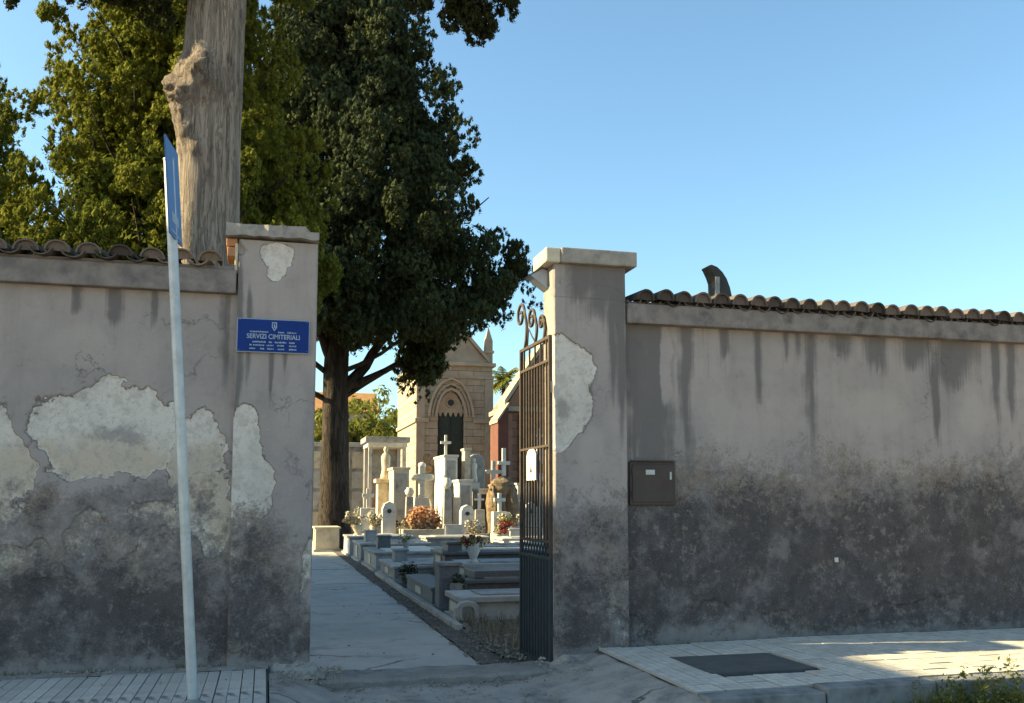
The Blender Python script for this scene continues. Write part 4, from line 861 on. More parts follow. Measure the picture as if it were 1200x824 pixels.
# canopy tomb
t = monument('canopy_tomb', 'grey open canopy tomb with a flat roof beside the cypress', 'tomb', 5.3, 44)
MB().box(4.42, 6.22, 43.0, 45.2, 3.95, 4.17).build('fascia', M['marble'], t, .015); MB().box(4.30, 6.34, 42.9, 45.3, 4.17, 4.42).build('roof', M['greystone'], t, .02)
for x in (4.46, 6.02):
    for y in (43.05, 44.9): MB().box(x, x + .16, y, y + .16, -.1, 3.95).build('column', M['palegrey'], t, .01)
MB().box(4.44, 6.2, 45.07, 45.18, -.1, 3.95).build('back_wall', M['greystone'], t); MB().box(4.34, 6.3, 42.95, 45.3, GZ - .05, -.1).build('base', M['palegrey'], t, .02)
MB().box(4.8, 5.8, 43.6, 44.9, -.1, .85).build('sarcophagus', M['greystone'], t, .02); MB().box(5.1, 5.5, 44.3, 44.7, .85, 2.6, .05, .05).build('statue_block', M['redstone'], t, .03)
# niche wall behind the trunk
t = monument('niche_wall', 'grey wall of burial niches behind the cypress trunk', 'wall', 2.4, 46.5)
MB().box(.3, 4.75, 46.2, 47, GZ - .05, 4.1).build('wall_body', M['greystone'], t, .02); MB().box(.2, 4.85, 46.1, 47.1, 4.1, 4.32).build('coping', M['palegrey'], t, .02)
for i in range(6):
    for j in range(4): MB().box(.50 + i * .7, 1.08 + i * .7, 46.16, 46.198, .15 + j * .97, .97 + j * .97).build('niche_slab', M['palegrey' if (i * 3 + j) % 3 else 'travertine'], t, .01)

# ------------------------------------------------------------------ chapels
CH = thing('gothic_chapel', 'tan stone Gothic funeral chapel with pointed doorway and gable', 'chapel', (9.8, 53, GZ))
x0, x1, y0, y1 = 7.72, 11.92, 50., 57.6
core = MB(); core.box(x0 + .06, x1 - .06, y0 + .25, y1 - .06, GZ, 9.0); core.build('core', M['sandstone'], CH)
# facade and flanks in stone courses with open joints; blocks of differing tone
zc = GZ; cx = 9.60; dw = .72
k = 0
def arch_half(z):        # half width of door opening at height z (0 above apex)
    if z < 6.05: return dw
    if z > 7.55: return 0
    q = (z - 6.05) / 1.5; return dw * math.sqrt(max(0, 1 - q ** 1.6))
while zc < 8.85:
    h = .40; zt = min(zc + h - .02, 8.9); off = (k % 2) * .35
    xs_ = [x0] + [x0 + .35 + off + .8 * i for i in range(7) if x0 + .6 < x0 + .35 + off + .8 * i < x1 - .3] + [x1]
    hw = max(arch_half(zc), arch_half(zt))
    for a, b in zip(xs_[:-1], xs_[1:]):
        a2, b2 = a + .008, b - .008
        if hw > 0:
            if a2 > cx - hw and b2 < cx + hw: continue
            if a2 < cx - hw < b2 and b2 <= cx + hw + .01: b2 = cx - hw
            elif a2 < cx + hw < b2 and a2 >= cx - hw - .01: a2 = cx + hw
            elif a2 < cx - hw and b2 > cx + hw:
                MB().box(a2, cx - hw, y0 + rng.uniform(0, .012), y0 + .3, zc, zt).build('stone_block', M['sandstone'], CH); a2 = cx + hw
        if b2 - a2 > .04: MB().box(a2, b2, y0 + rng.uniform(0, .012), y0 + .3, zc, zt).build('stone_block', M['sandstone'], CH)
    MB().box(x0, x0 + .3, y0 + .305, y1, zc, zt).build('stone_course', M['sandstone'], CH)
    MB().box(x1 - .3, x1, y0 + .305, y1, zc, zt).build('stone_course', M['sandstone'], CH)
    zc += h; k += 1
# mouldings
for z, pr_, hh in ((5.72, .10, .22), (8.15, .07, .14), (8.85, .16, .20), (9.75, .12, .14)):
    if z == 5.72:
        MB().box(x0 - pr_, cx - 1.22, y0 - pr_, y0 - .003, z, z + hh).build('string_course', M['sandstone'], CH, .02); MB().box(cx + 1.22, x1 + pr_, y0 - pr_, y0 - .003, z, z + hh).build('string_course', M['sandstone'], CH, .02)
        MB().box(x0 - pr_, x0 - .003, y0, y1, z, z + hh).build('string_course', M['sandstone'], CH, .02)
    elif z < 9: MB().box(x0 - pr_, x1 + pr_, y0 - pr_, y1 + pr_, z, z + hh).build('string_course', M['sandstone'], CH, .02)
# pointed arch mouldings over the door
def pointed(hw, zs_, za, y, tk, dp, mat, name):
    pts = []
    for sgn in (-1, 1):
        arc = [(sgn * hw * math.sqrt(max(0, 1 - (q / 10) ** 1.7)), zs_ + (za - zs_) * q / 10) for q in range(11)]
        pts.append(arc)
    P = pts[0] + pts[1][::-1][1:]
    mb = MB(); n = len(P)
    for i in range(n - 1):
        (ax, az), (bx_, bz) = P[i], P[i + 1]
        f = 1 + tk / hw; g = lambda x, z: (x * f, zs_ + (z - zs_) * (1 + tk / (za - zs_)))
        (cx1, cz1), (dx1, dz1) = g(ax, az), g(bx_, bz)
        v = [(cx + ax, y, az), (cx + bx_, y, bz), (cx + dx1, y, dz1), (cx + cx1, y, cz1)]; v += [(p[0], y - dp, p[2]) for p in v]
        mb.add(v, [(0, 1, 2, 3), (7, 6, 5, 4), (0, 4, 5, 1), (1, 5, 6, 2), (2, 6, 7, 3), (3, 7, 4, 0)])
    return mb.build(name, M[mat], CH)
pointed(.76, 6.02, 7.50, y0 - .003, .14, .10, 'sandstone', 'arch_moulding'); pointed(.98, 6.02, 7.80, y0 - .003, .10, .05, 'sandstone', 'arch_moulding'); pointed(1.16, 6.02, 8.08, y0 - .003, .12, .13, 'sandstone', 'arch_moulding')
# tympanum with rosette and trefoil cusps, door leaves
MB().prism([(cx - .71, 6.28), (cx + .71, 6.28), (cx + .6, 6.75), (cx + .35, 7.2), (cx, 7.5), (cx - .35, 7.2), (cx - .6, 6.75)], y0 + .12, y0 + .22).build('tympanum', M['sandstone'], CH)
rs = MB()
for q in range(14):
    a = 2 * math.pi * q / 14; b = 2 * math.pi * (q + 1) / 14
    rs.tube([(cx + .24 * math.cos(a), y0 + .10, 6.82 + .24 * math.sin(a)), (cx + .24 * math.cos(b), y0 + .10, 6.82 + .24 * math.sin(b))], .05, 6)
rs.build('rosette', M['sandstone'], CH); MB().tube([(cx, y0 + .115, 6.82), (cx, y0 + .09, 6.82)], .17, 12).build('rosette_panel', M['door'], CH)
for q in range(5):
    x = cx - .57 + q * .285; MB().prism([(x - .10, 6.29), (x - .06, 6.13), (x, 6.05), (x + .06, 6.13), (x + .10, 6.29)], y0 + .10, y0 + .20).build('cusp', M['sandstone'], CH)
for s in (-1, 1):
    dr = MB().box(min(cx, cx + s * .71) + .005, max(cx, cx + s * .71) - .005, y0 + .16, y0 + .23, 1.6, 6.27).build('door', M['door'], CH, .01)
    for q in range(4): MB().box(min(cx, cx + s * .71) + .09, max(cx, cx + s * .71) - .09, y0 + .135, y0 + .158, 1.8 + q * 1.1, 2.75 + q * 1.1).build('door_panel', M['door'], dr, .02)
for q in range(6): MB().box(cx - 1.3, cx + 1.3, y0 - .35 - .3 * (5 - q), y0 - .06, GZ + .3 * q, GZ + .3 * (q + 1) - .004).build('step', M['palegrey'], CH)
# gable, corner piers and pinnacles
MB().prism([(x0 + .25, 9.05), (x1 - .25, 9.05), (cx + .22, 11.15)], y0 + .02, y0 + .45).build('gable', M['sandstone'], CH)
for s in (-1, 1):
    xe = x0 + .2 if s < 0 else x1 - .2; xm = cx + .22
    MB().add([(xe, y0 - .14, 9.05), (xe, y0 + .5, 9.05), (xm, y0 + .5, 11.2), (xm, y0 - .14, 11.2), (xe, y0 - .14, 9.27), (xe, y0 + .5, 9.27), (xm, y0 + .5, 11.45), (xm, y0 - .14, 11.45)], [(0, 1, 2, 3), (7, 6, 5, 4), (0, 4, 5, 1), (1, 5, 6, 2), (2, 6, 7, 3), (3, 7, 4, 0)]).build('raking_cornice', M['sandstone'], CH)
MB().prism([(x0 + .1, 9.05), (x1 - .1, 9.05), (cx + .22, 10.9)], y0 + .5, y1 - .1).build('roof', M['greystone'], CH)
for xa in (x0, x1 - .42):
    MB().box(xa - .03, xa + .45, y0 - .05, y0 - .004, GZ, 8.14).build('corner_pier', M['sandstone'], CH, .02)
    MB().box(xa, xa + .42, y0 - .02, y0 + .4, 9.06, 10.3).build('pinnacle', M['sandstone'], CH, .02); MB().box(xa - .07, xa + .49, y0 - .09, y0 + .47, 9.62, 9.76).build('pinnacle_band', M['sandstone'], CH, .02); MB().box(xa, xa + .42, y0 - .02, y0 + .4, 10.3, 11.1, .2, .2).build('spire', M['sandstone'], CH)
# red stone mausoleum behind the gate
MA = thing('red_mausoleum', 'red brown stone mausoleum with sloping cream gable behind gate', 'mausoleum', (13, 46, GZ))
x0, x1, y0, y1 = 11.15, 15.3, 44., 47.2
zc = GZ; k = 0
MB().box(x0 + .05, x1 - .05, y0 + .2, y1, GZ, 5.9).build('core', M['redstone'], MA)
while zc < 5.8:
    xs_ = [x0] + [x0 + .4 + (k % 2) * .35 + .75 * i for i in range(5)] + [x1]
    for a, b in zip(xs_[:-1], xs_[1:]): MB().box(a + .007, b - .007, y0 + rng.uniform(0, .01), y0 + .21, zc, zc + .38).build('stone_block', M['redstone'], MA)
    MB().box(x0, x0 + .2, y0 + .215, y1, zc, zc + .38).build('stone_course', M['redstone'], MA); zc += .40; k += 1
for xa in (x0 + .0, x0 + .62, x1 - .9, x1 - .3): MB().box(xa, xa + .26, y0 - .12, y0 - .003, GZ, 5.7).build('pilaster', M['redstone'], MA, .02)
MB().box(x0 - .1, x1 + .1, y0 - .2, y1, 5.82, 6.06).build('cornice', M['sandstone'], MA, .02)
MB().prism([(x0, 6.06), (x1, 6.06), ((x0 + x1) / 2, 9.2)], y0, y1 - .1).build('gable', M['redstone'], MA)
xm = (x0 + x1) / 2
for xe in (x0 - .1, x1 + .1):
    MB().add([(xe, y0 - .2, 6.06), (xe, y0 + 1.2, 6.06), (xm, y0 + 1.2, 9.3), (xm, y0 - .2, 9.3), (xe, y0 - .2, 6.36), (xe, y0 + 1.2, 6.36), (xm, y0 + 1.2, 9.62), (xm, y0 - .2, 9.62)], [(0, 1, 2, 3), (7, 6, 5, 4), (0, 4, 5, 1), (1, 5, 6, 2), (2, 6, 7, 3), (3, 7, 4, 0)]).build('raking_cornice', M['sandstone'], MA)
MB().box(xm - .7, xm + .7, y0 - .02, y0 - .004, GZ, 3.6).build('door', M['door'], MA)
t = thing('mausoleum_shade', 'narrow dark red block added as the shaded side of the red mausoleum', 'mausoleum', (10.85, 44, GZ))  # added block; its dark red stands for the mausoleum's shaded flank
MB().prism([(10.62, GZ), (11.13, GZ), (11.13, 6.0), (10.62, 5.25)], 43.4, 44.9).build('wall', M['darkred'], t); MB().add([(10.56, 43.3, 5.22), (11.14, 43.3, 6.06), (11.14, 45, 6.06), (10.56, 45, 5.22), (10.56, 43.3, 5.36), (11.14, 43.3, 6.2), (11.14, 45, 6.2), (10.56, 45, 5.36)], BF).build('roof', M['sandstone'], t)
# monument with a wing shaped top behind the right wall
WG = thing('winged_monument', 'dark stone wing tip rising above the right wall tiles', 'monument', (6.45, 12.6, GZ))
pts = [(6.36, 4.3), (6.62, 4.3), (6.63, 4.52), (6.60, 4.66), (6.55, 4.79), (6.48, 4.89), (6.40, 4.96), (6.31, 4.99), (6.25, 4.97), (6.28, 4.93), (6.33, 4.83), (6.36, 4.74)]
MB().prism(pts, 12.45, 12.72).build('wing', M['bronze'], WG, .02); MB().prism([(6.33, 4.3), (6.40, 4.3), (6.415, 4.80), (6.35, 4.80)], 12.42, 12.445).build('wing_edge', M['greystone'], WG)
MB().box(6.1, 6.85, 12.3, 12.9, GZ, 4.3, .05, .05).build('shaft', M['greystone'], WG, .02)

# ------------------------------------------------------------------ trees
def leaf_cloud(C, RAD, per, L, W, seed, tint0=None, droop=0.):
    """leaf sprays spread over the skins of many small clumps; C (n,3) centres, RAD (n,3)"""
    r = np.random.default_rng(seed); n = len(C); m = n * per
    D = r.normal(0, 1, (m, 3)); D /= np.linalg.norm(D, axis=1)[:, None]
    ci = np.repeat(np.arange(n), per); rr = r.uniform(.25, 1.0, m) ** .4 * (1 + .12 * np.sin(D[:, 0] * 9 + ci) * np.sin(D[:, 1] * 8 + D[:, 2] * 7 + ci * 1.7))
    P = C[ci] + D * RAD[ci] * rr[:, None] + r.normal(0, droop or .03, (m, 3))
    N = D * 1.0 + r.normal(0, .24, (m, 3)); N /= np.linalg.norm(N, axis=1)[:, None]
    up = np.array([0, 0, 1.]) + r.normal(0, .5, (m, 3)) + D * .5
    A = up - N * (up * N).sum(1)[:, None]; A /= np.linalg.norm(A, axis=1)[:, None] + 1e-6; B = np.cross(N, A)
    s = L * r.uniform(.55, 1.3, (m, 1)); w = W * r.uniform(.6, 1.3, (m, 1))
    V = np.stack([P - A * s * .5 - B * w, P - A * s * .4 + B * w, P + A * s * .75], 1).reshape(-1, 3)
    ct = r.uniform(0, 1, n) if tint0 is None else tint0
    T = np.clip(ct[ci] * (.85 if droop else .6) + r.uniform(0, .2 if droop else .45, m), 0, 1)
    return V, np.arange(3 * m).reshape(m, 3), np.repeat(T, 3)
OCT_V = np.array([(1, 0, 0), (-1, 0, 0), (0, 1, 0), (0, -1, 0), (0, 0, 1), (0, 0, -1)], float)
OCT_F = np.array([(0, 2, 4), (2, 1, 4), (1, 3, 4), (3, 0, 4), (2, 0, 5), (1, 2, 5), (3, 1, 5), (0, 3, 5)])
def tuft_cloud(C, RAD, tufts, tr, leaves, L, W, seed):
    """clusters whose skin carries small knobbly tufts: a dense core with leaf sprays standing off it"""
    r = np.random.default_rng(seed); n = len(C); m = n * tufts
    D = r.normal(0, 1, (m, 3)); D[:, 2] += .25; D /= np.linalg.norm(D, axis=1)[:, None]; ci = np.repeat(np.arange(n), tufts)
    P = C[ci] + D * RAD[ci] * (r.uniform(.45, 1.05, (m, 1)) ** .5); a = tr * r.uniform(.6, 1.4, m)
    ct = np.clip(r.uniform(0, 1, n)[ci] * .55 + r.uniform(0, .55, m), 0, 1)
    el = r.uniform(1.0, 1.7, m); LV = leaf_cloud(P, np.stack([a, a, a * el], -1), leaves, L, W, seed + 1, ct, .01)
    B = OCT_V[None] * r.uniform(.62, 1.12, (m, 6, 1)) * np.stack([a, a, a * el], -1)[:, None] * .82
    an = r.uniform(0, 6.28, m); c_, s_ = np.cos(an)[:, None], np.sin(an)[:, None]
    B = np.stack([B[..., 0] * c_ - B[..., 1] * s_, B[..., 0] * s_ + B[..., 1] * c_, B[..., 2]], -1); tl = D * .35; B = B + P[:, None] + B[..., 2:3] * tl[:, None] * .8
    F = (OCT_F[None] + (np.arange(m) * 6)[:, None, None]).reshape(-1, 3)
    T = np.clip(np.repeat(ct, 6) * .85 + r.uniform(-.08, .12, m * 6), 0, 1)
    return np.concatenate([LV[0], B.reshape(-1, 3)]), np.concatenate([LV[1], F + len(LV[0])]), np.concatenate([LV[2], T])
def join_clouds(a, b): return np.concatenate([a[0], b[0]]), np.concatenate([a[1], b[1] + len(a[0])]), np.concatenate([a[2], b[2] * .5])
def limb(mb, a, b, r0, r1, rg, bend=.15, n=7, seg=7):
    a = Vector(a); b = Vector(b); L = (b - a).length
    off = Vector((rg.uniform(-1, 1), rg.uniform(-1, 1), rg.uniform(-.6, .3))) * bend * L
    mb.tube([a.lerp(b, k / n) + off * math.sin(math.pi * k / n) + Vector((rg.uniform(-1, 1), rg.uniform(-1, 1), 0)) * .02 * L for k in range(n + 1)], [r0 + (r1 - r0) * (k / n) for k in range(n + 1)], seg)

def trunk_mesh(path, rad, seg=40, nr=90, seed=0, flute=.05, burls=(), rough=.02, flare=0):
    """tapered trunk along a polyline with fluting and burls"""
    path = np.array(path, float); rad = np.array(rad, float); t = np.linspace(0, 1, nr); tp = np.linspace(0, 1, len(path))
    C = np.stack([np.interp(t, tp, path[:, k]) for k in range(3)], -1); Rr = np.interp(t, tp, rad)
    a = np.linspace(0, 2 * np.pi, seg, endpoint=False); A, T = np.meshgrid(a, t); Rm = np.repeat(Rr[:, None], seg, 1)
    Z = np.repeat(C[:, 2:3], seg, 1)
    k = 1 + flute * (np.sin(A * 5 + 1.3 * np.sin(Z * .7)) * .5 + np.sin(A * 9 + Z * .4) * .3) + rough * 4 * (fbm(np.cos(A) * 2 + 5, Z * .9 + np.sin(A) * 2, 1.5, 4, seed) - .5)
    K = np.zeros_like(A)
    for (az, z, h, wa, wz) in burls:
        da = np.angle(np.exp(1j * (A - az))); g = np.exp(-(da / wa) ** 2 - ((Z - z) / wz) ** 2); k = k + h * g * (1 + .75 * (fbm(A * 4, Z * 5, 2.0, 5, seed + 5, .55) - .5) * 2); K = np.maximum(K, g * (fbm(A * 4, Z * 4, 3, 3, seed + 8)) * 1.1)
    if flare: k = k + flare * np.exp(-(Z - Z.min()) / 1.0)
    P = np.stack([C[:, None, 0] + Rm * k * np.cos(A), C[:, None, 1] + Rm * k * np.sin(A), Z], -1)
    i, j = np.meshgrid(np.arange(nr - 1), np.arange(seg), indexing='ij'); p = i * seg + j; q = i * seg + (j + 1) % seg
    return mesh_np('trunk', P.reshape(-1, 3), np.stack([p, q, q + seg, p + seg], -1).reshape(-1, 4), {'knot': np.clip(K, 0, 1).ravel()}, smooth=True)

# --- the big dark cypress over the graves
rg = random.Random(8); rn = np.random.default_rng(8)
CY = thing('cypress_tree', 'huge dark spreading cypress towering over the graves', 'tree', (2.4, 35, GZ))
link('trunk', trunk_mesh([(2.42, 35, GZ - .1), (2.40, 35, 2), (2.38, 35, 6), (2.5, 35, 10), (2.4, 35, 18), (2.4, 35, 25)], [.56, .49, .46, .40, .22, .05], 28, 80, 3, .06, flare=.35), M['bark_dark'], CY)
def prof(z): return np.interp(z, [5.5, 7, 8.5, 10, 12, 16, 20, 26], [2.5, 4.6, 6.2, 6.9, 6.8, 4.9, 3.0, .4])
br = MB(); C = []; RD = []; C2 = []
for k in range(230):
    ze = 6.6 + 19 * (k / 229) ** 1.12 + rg.uniform(-.4, .4); az = k * 2.399 + rg.uniform(-.35, .35); rr = float(prof(ze)) * rg.uniform(.78, 1.06)
    zs_ = max(4.8, ze - rr * rg.uniform(.35, .75)); e = Vector((2.4 + rr * math.cos(az), 35 + rr * math.sin(az), ze)); s_ = Vector((2.4, 35, zs_))
    if k % 3 == 0 and ze > 9: limb(br, s_, s_.lerp(e, .9), .04 + .012 * rr, .02, rg, .12, 5, 5)
    C2.append(tuple(s_.lerp(e, rg.uniform(.3, .62)))); C2.append(tuple(s_.lerp(e, rg.uniform(.5, .8))))
    nc = max(2, int(rr * 1.05))
    for q in range(nc):
        f = .42 + .58 * (q + rg.random() * .6) / nc; p = s_.lerp(e, f); sp = .35 + .16 * rr * f
        C.append((p.x + rg.gauss(0, sp * .55), p.y + rg.gauss(0, sp * .55), p.z + rg.gauss(0, sp * .4))); a = rg.uniform(.38, .72); RD.append((a, a, a * rg.uniform(.8, 1.5)))
# the hanging lobe low on the right, and the ragged lower skirt
for (x, y, z, n_, sx, sz) in ((5.75, 34.3, 6.6, 14, .42, .5), (5.6, 34.3, 7.6, 18, .6, .5), (7.2, 34.6, 8.9, 14, .7, .4), (8.4, 34.8, 9.5, 14, .6, .5), (4.6, 34.4, 8.3, 10, .7, .3), (1.5, 34.2, 7.9, 12, .8, .5), (.4, 34.5, 8.6, 12, .8, .6), (9.3, 35, 10.6, 8, .35, .5)):
    for _ in range(n_): C.append((x + rg.gauss(0, sx * .6), y + rg.gauss(0, .5), z + rg.gauss(0, sz * .6))); a = rg.uniform(.26, .46); RD.append((a, a, a * 1.25))
_k = [i for i in range(len(C)) if (C[i][2] - RD[i][2] - 1.5) / C[i][1] > (.150 if 2.6 < C[i][0] < 5.2 else .186 if C[i][0] > 7.3 else .160) or (4.9 < C[i][0] < 6.5 and 33 < C[i][1] < 35.8 and C[i][2] > 5.9)]; C = [C[i] for i in _k]; RD = [RD[i] for i in _k]
limb(br, (2.4, 35, 5.2), (4.6, 34.6, 8.2), .26, .12, rg, .1); limb(br, (2.4, 35, 5.6), (5.6, 34.4, 7.8), .16, .06, rg, .12); limb(br, (2.4, 35, 6.2), (.6, 34.6, 9.2), .2, .08, rg, .1); limb(br, (4.4, 34.6, 8.), (8.4, 34.8, 9.2), .1, .04, rg, .06)
br.build('branches', M['bark_dark'], CY).data.attributes
C2 = np.array([c for c in C2 if (c[2] - 2.3) / c[1] > .165])
V, F, T = join_clouds(tuft_cloud(np.array(C), np.array(RD), 50, .098, 11, .10, .025, 9), leaf_cloud(C2, np.full((len(C2), 3), .75), 190, .2, .075, 10))
link('crown', mesh_np('crown', V, F, {'tint': T}, True), M['leaf_cypress'], CY)

# --- golden lit cypress just behind the left wall
def bushy_cypress(root, x0, y0, zt, prof_z, prof_r, nb, seed, per, L, W, mat, clump=(.16, .34), dens=1.6):
    rg = random.Random(seed); br = MB(); C = []; RD = []; C2 = []
    link('trunk', trunk_mesh([(x0, y0, GZ - .1), (x0 + .05, y0, zt * .5), (x0, y0, zt)], [.34, .22, .03], 16, 40, seed, .05), M['bark_dark'], root)
    zb = prof_z[0]
    for k in range(nb):
        ze = zb + (zt - zb) * (k / nb) ** 1.1; az = k * 2.399 + rg.uniform(-.4, .4); rr = float(np.interp(ze, prof_z, prof_r)) * rg.uniform(.72, 1.06)
        s_ = Vector((x0, y0, max(zb * .6, ze - rr * .8))); e = Vector((x0 + rr * math.cos(az), y0 + rr * math.sin(az), ze)); limb(br, s_, s_.lerp(e, .85), .03 + .012 * rr, .01, rg, .08, 4, 4); C2.append(tuple(s_.lerp(e, rg.uniform(.3, .7)))); C2.append(tuple(s_.lerp(e, rg.uniform(.35, .75))))
        nc = max(2, int(rr * dens * 1.7))
        for q in range(nc):
            f = .45 + .55 * (q + rg.random() * .6) / nc; p = s_.lerp(e, f); sp = .12 + .13 * rr * f
            C.append((p.x + rg.gauss(0, sp), p.y + rg.gauss(0, sp), p.z + rg.gauss(0, sp * .9))); a = rg.uniform(*clump); RD.append((a, a, a * rg.uniform(.9, 1.7)))
    br.build('branches', M['bark_dark'], root)
    C2 = np.array(C2); V, F, T = join_clouds(tuft_cloud(np.array(C), np.array(RD), 62, .058, per, L, W, seed + 1), leaf_cloud(C2, np.full((len(C2), 3), .42), 170, .10, .04, seed + 2)); link('crown', mesh_np('crown', V, F, {'tint': T}, True), M[mat], root)
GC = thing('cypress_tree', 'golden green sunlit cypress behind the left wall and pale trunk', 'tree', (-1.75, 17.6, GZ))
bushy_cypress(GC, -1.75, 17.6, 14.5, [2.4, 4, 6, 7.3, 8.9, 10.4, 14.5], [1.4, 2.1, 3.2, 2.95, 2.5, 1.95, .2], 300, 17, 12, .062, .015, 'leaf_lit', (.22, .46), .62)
# cypress seen far left, then unseen ones added to shade path and graves
for lab, x, y, s in (('dark cypress far left whose edge shows above the wall', -8.2, 26.3, 1.0), ('unseen cypress added for shade left of the path, farther from wall', -11.0, 20.6, .95), ('unseen cypress added for shade at the back of the row', -10.5, 30.6, .85), ('short unseen cypress added to shade the path', -11.2, 23.6, .82), ('shortest unseen cypress added for shade nearest the house', -11.8, 17.4, .74)):
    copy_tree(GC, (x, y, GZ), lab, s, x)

# --- pale bare trunk with burls, canopy above the frame
PT = thing('pine_tree', 'tall tree with bare pale burled trunk behind the left wall', 'tree', (-.80, 13.0, GZ))
lf = math.pi + .35
link('trunk', trunk_mesh([(-.84, 13, GZ - .1), (-.86, 13, 4.6), (-.87, 13, 6.5), (-.82, 13, 8.4), (-.76, 13, 11.5)], [.48, .425, .41, .385, .30], 72, 260, 11, .035,
     burls=[(lf + .05, 7.05, .52, .50, .33), (lf + .92, 7.22, .36, .36, .20), (lf + 1.25, 7.0, .20, .3, .15), (lf + .7, 6.86, .18, .5, .14), (lf + .4, 6.62, .16, .4, .18), (lf + .3, 6.55, .14, .4, .4), (lf + .55, 6.32, .16, .3, .13), (lf + .95, 6.12, .12, .25, .12), (lf + 2.3, 7.0, .07, .3, .2), (lf + 2.4, 8.1, .06, .2, .1)], rough=.012), M['bark_pale'], PT)
br = MB(); C = []; RD = []
for k in range(15):
    az = k * 2.399; rr = rg.uniform(2.2, 4.4); zt = rg.uniform(10.3, 13); e = Vector((-.75 + rr * math.cos(az), 13 + rr * math.sin(az), zt)); s_ = Vector((-.74, 13, rg.uniform(9.2, 11.2)))
    limb(br, s_, e, .12, .03, rg, .1)
    for q in range(20):
        p = s_.lerp(e, .4 + .6 * rg.random()); C.append((p.x + rg.gauss(0, .55), p.y + rg.gauss(0, .55), p.z + .2 + rg.gauss(0, .3))); a = rg.uniform(.22, .42); RD.append((a, a, a * .8))
for (x, y, z, n_, sx, sz) in ((2.45, 13, 8.75, 20, .42, .22), (2.75, 13, 8.55, 8, .22, .16), (-2.2, 13.2, 8.45, 22, .5, .30), (-1.55, 13.3, 8.35, 12, .35, .35), (-2.9, 13.2, 8.6, 10, .4, .25)):
    for _ in range(n_): C.append((x + rg.gauss(0, sx), y + rg.gauss(0, .4), z + abs(rg.gauss(0, sz)))); a = rg.uniform(.14, .26); RD.append((a, a, a * .9))
limb(br, (-.74, 13, 9.3), (2.5, 13, 8.95), .07, .02, rg, .1); limb(br, (-.74, 13, 9.2), (-2.4, 13.2, 8.75), .08, .02, rg, .1)
br.build('branches', M['bark_dark'], PT)
V, F, T = tuft_cloud(np.array(C), np.array(RD), 26, .055, 12, .075, .015, 19); link('crown', mesh_np('crown', V, F, {'tint': T}, True), M['leaf_pine'], PT)

# --- far greenery
FT = thing('far_tree', 'yellow green leafy tree beyond the graves left of chapel', 'tree', (7.0, 72, GZ), 'far trees behind the chapel')
def far_tree(root, x, y, h, r, seed, n=90):
    rg = random.Random(seed); C = [(x + rg.gauss(0, r * .5), y + rg.gauss(0, r * .5), h * .6 + rg.gauss(0, h * .2)) for _ in range(n)]; RD = [(.9 * rg.uniform(.5, 1),) * 3 for _ in range(n)]
    V, F, T = leaf_cloud(np.array(C), np.array(RD), 60, .42, .14, seed); link('crown', mesh_np('crown', V, F, {'tint': T}), M['leaf_far'], root)
    link('trunk', trunk_mesh([(x, y, GZ), (x, y, h * .6)], [.25, .12], 10, 10, seed), M['bark_dark'], root)
far_tree(FT, 7.0, 72, 8.6, 2.4, 5)
for lab, x, y, s in (('small far tree just left of the chapel corner', 9.3, 74, .95), ('far tree half hidden behind the cypress trunk', 3.6, 71, .92), ('green far tree right of the chapel below palm', 18.2, 70, .98), ('far tree between chapel and red mausoleum', 14.6, 75, .8), ('yellowish far tree low behind the canopy tomb', 5.6, 67, .86), ('far tree touching the chapel side wall', 8.2, 68, .84)):
    copy_tree(FT, (x, y, GZ), lab, s, x)
PM = thing('palm_tree', 'distant palm tree right of the chapel', 'palm', (23.8, 95, GZ))
link('trunk', trunk_mesh([(23.8, 95, GZ), (23.8, 95, 8), (23.85, 95, 14)], [.3, .24, .2], 10, 20, 6), M['bark_dark'], PM)
pr_ = np.random.default_rng(4); Vs = []; n = 0
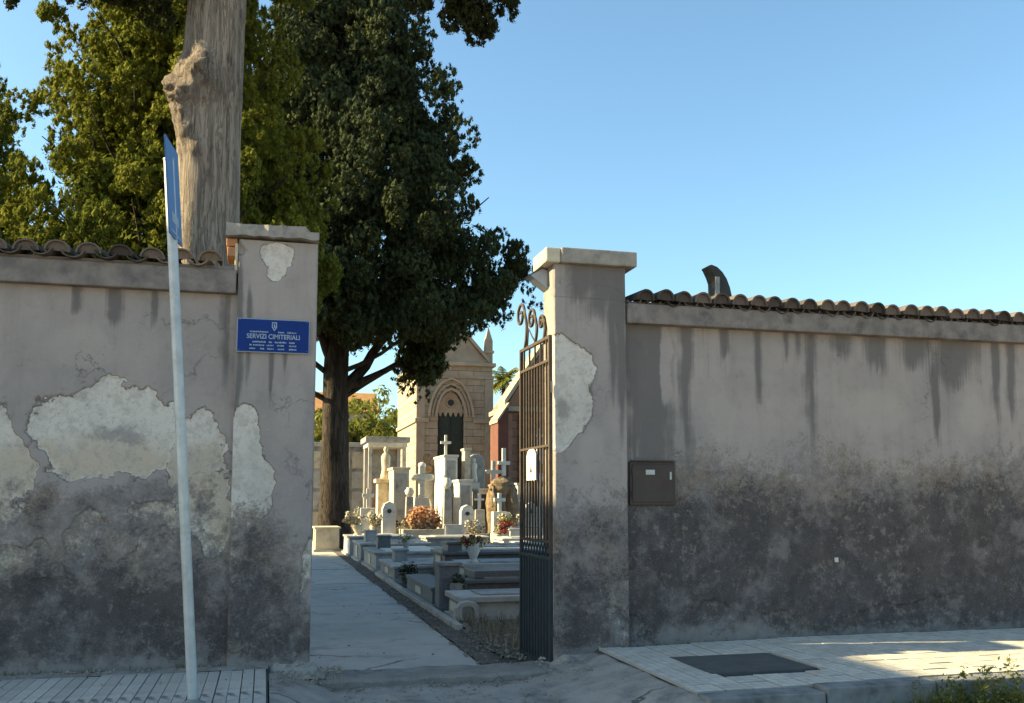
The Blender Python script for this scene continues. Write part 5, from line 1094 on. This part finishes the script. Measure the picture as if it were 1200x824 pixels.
for k in range(34):
    az = k * 2.399; el = pr_.uniform(-.5, 1.2); L = pr_.uniform(1.8, 2.4); p = np.array([23.85, 95, 14.]); d = np.array([math.cos(az) * math.cos(el), math.sin(az) * math.cos(el), math.sin(el)])
    for q in range(9):
        pn = p + d * L / 9; d = d + np.array([0, 0, -.14]); d /= np.linalg.norm(d); sd = np.cross(d, [0, 0, 1]); sd /= np.linalg.norm(sd) + 1e-6
        for s in (-1, 1):
            tip = pn + sd * s * .55 * math.sin(.5 + q / 9 * 2.4) + d * .15 - np.array([0, 0, .2]); Vs += [p, pn, tip, tip - d * .12]
        p = pn
link('crown', mesh_np('crown', np.array(Vs), np.arange(len(Vs)).reshape(-1, 4), {'tint': pr_.uniform(0, .6, len(Vs))}), M['leaf_far'], PM)
# far house with orange roof
HS = thing('far_house', 'distant house with orange roof beyond the trees', 'house', (10, 112, GZ))
MB().box(5.5, 12.2, 110, 120, GZ, 11.9).build('wall', M['render'], HS)
MB().prismx([(109.4, 11.8), (120.6, 11.8), (115, 14.6)], 5.1, 12.6).build('roof', M['rooftile'], HS)
for i in range(3): 
    wv = MB().box(6.3 + i * 2.1, 7.3 + i * 2.1, 109.95, 109.995, 8.9, 10.6).build('window', M['glass'], HS)
# back wall of the cemetery
bw = thing('back_wall', 'low plaster wall closing the cemetery behind the chapels', 'wall', (0, 64, GZ))
MB().box(-40, 45, 64, 64.4, GZ - .1, 2.6).build('wall_body', M['render'], bw); MB().box(-40, 45, 63.9, 64.5, 2.6, 2.8).build('coping', M['greystone'], bw)

# ------------------------------------------------------------------ unseen house added at the left to throw shade along the street
H = thing('shade_house', 'unseen plastered house added far left to shade the street', 'house', (-18, 11, 0))
MB().box(-26, -13.02, 8.75, 17.5, -.3, 10.3).build('wall', M['render'], H); MB().box(-26.3, -12.7, 8.45, 17.8, 10.3, 10.62).build('roof', M['rooftile'], H, .02)
for fl in range(3):
    for i in range(4):
        x = -24.6 + i * 3.0; z = .9 + fl * 3.2
        w = MB().box(x, x + 1.1, 8.67, 8.75, z, z + 1.8).build('window', M['glass'], H); MB().box(x - .12, x + 1.22, 8.61, 8.75, z - .14, z - .02).build('sill', M['palegrey'], w)
        MB().box(x - .6, x - .02, 8.65, 8.70, z, z + 1.8).build('shutter', M['shutter'], w); MB().box(x + 1.12, x + 1.7, 8.65, 8.70, z, z + 1.8).build('shutter', M['shutter'], w)
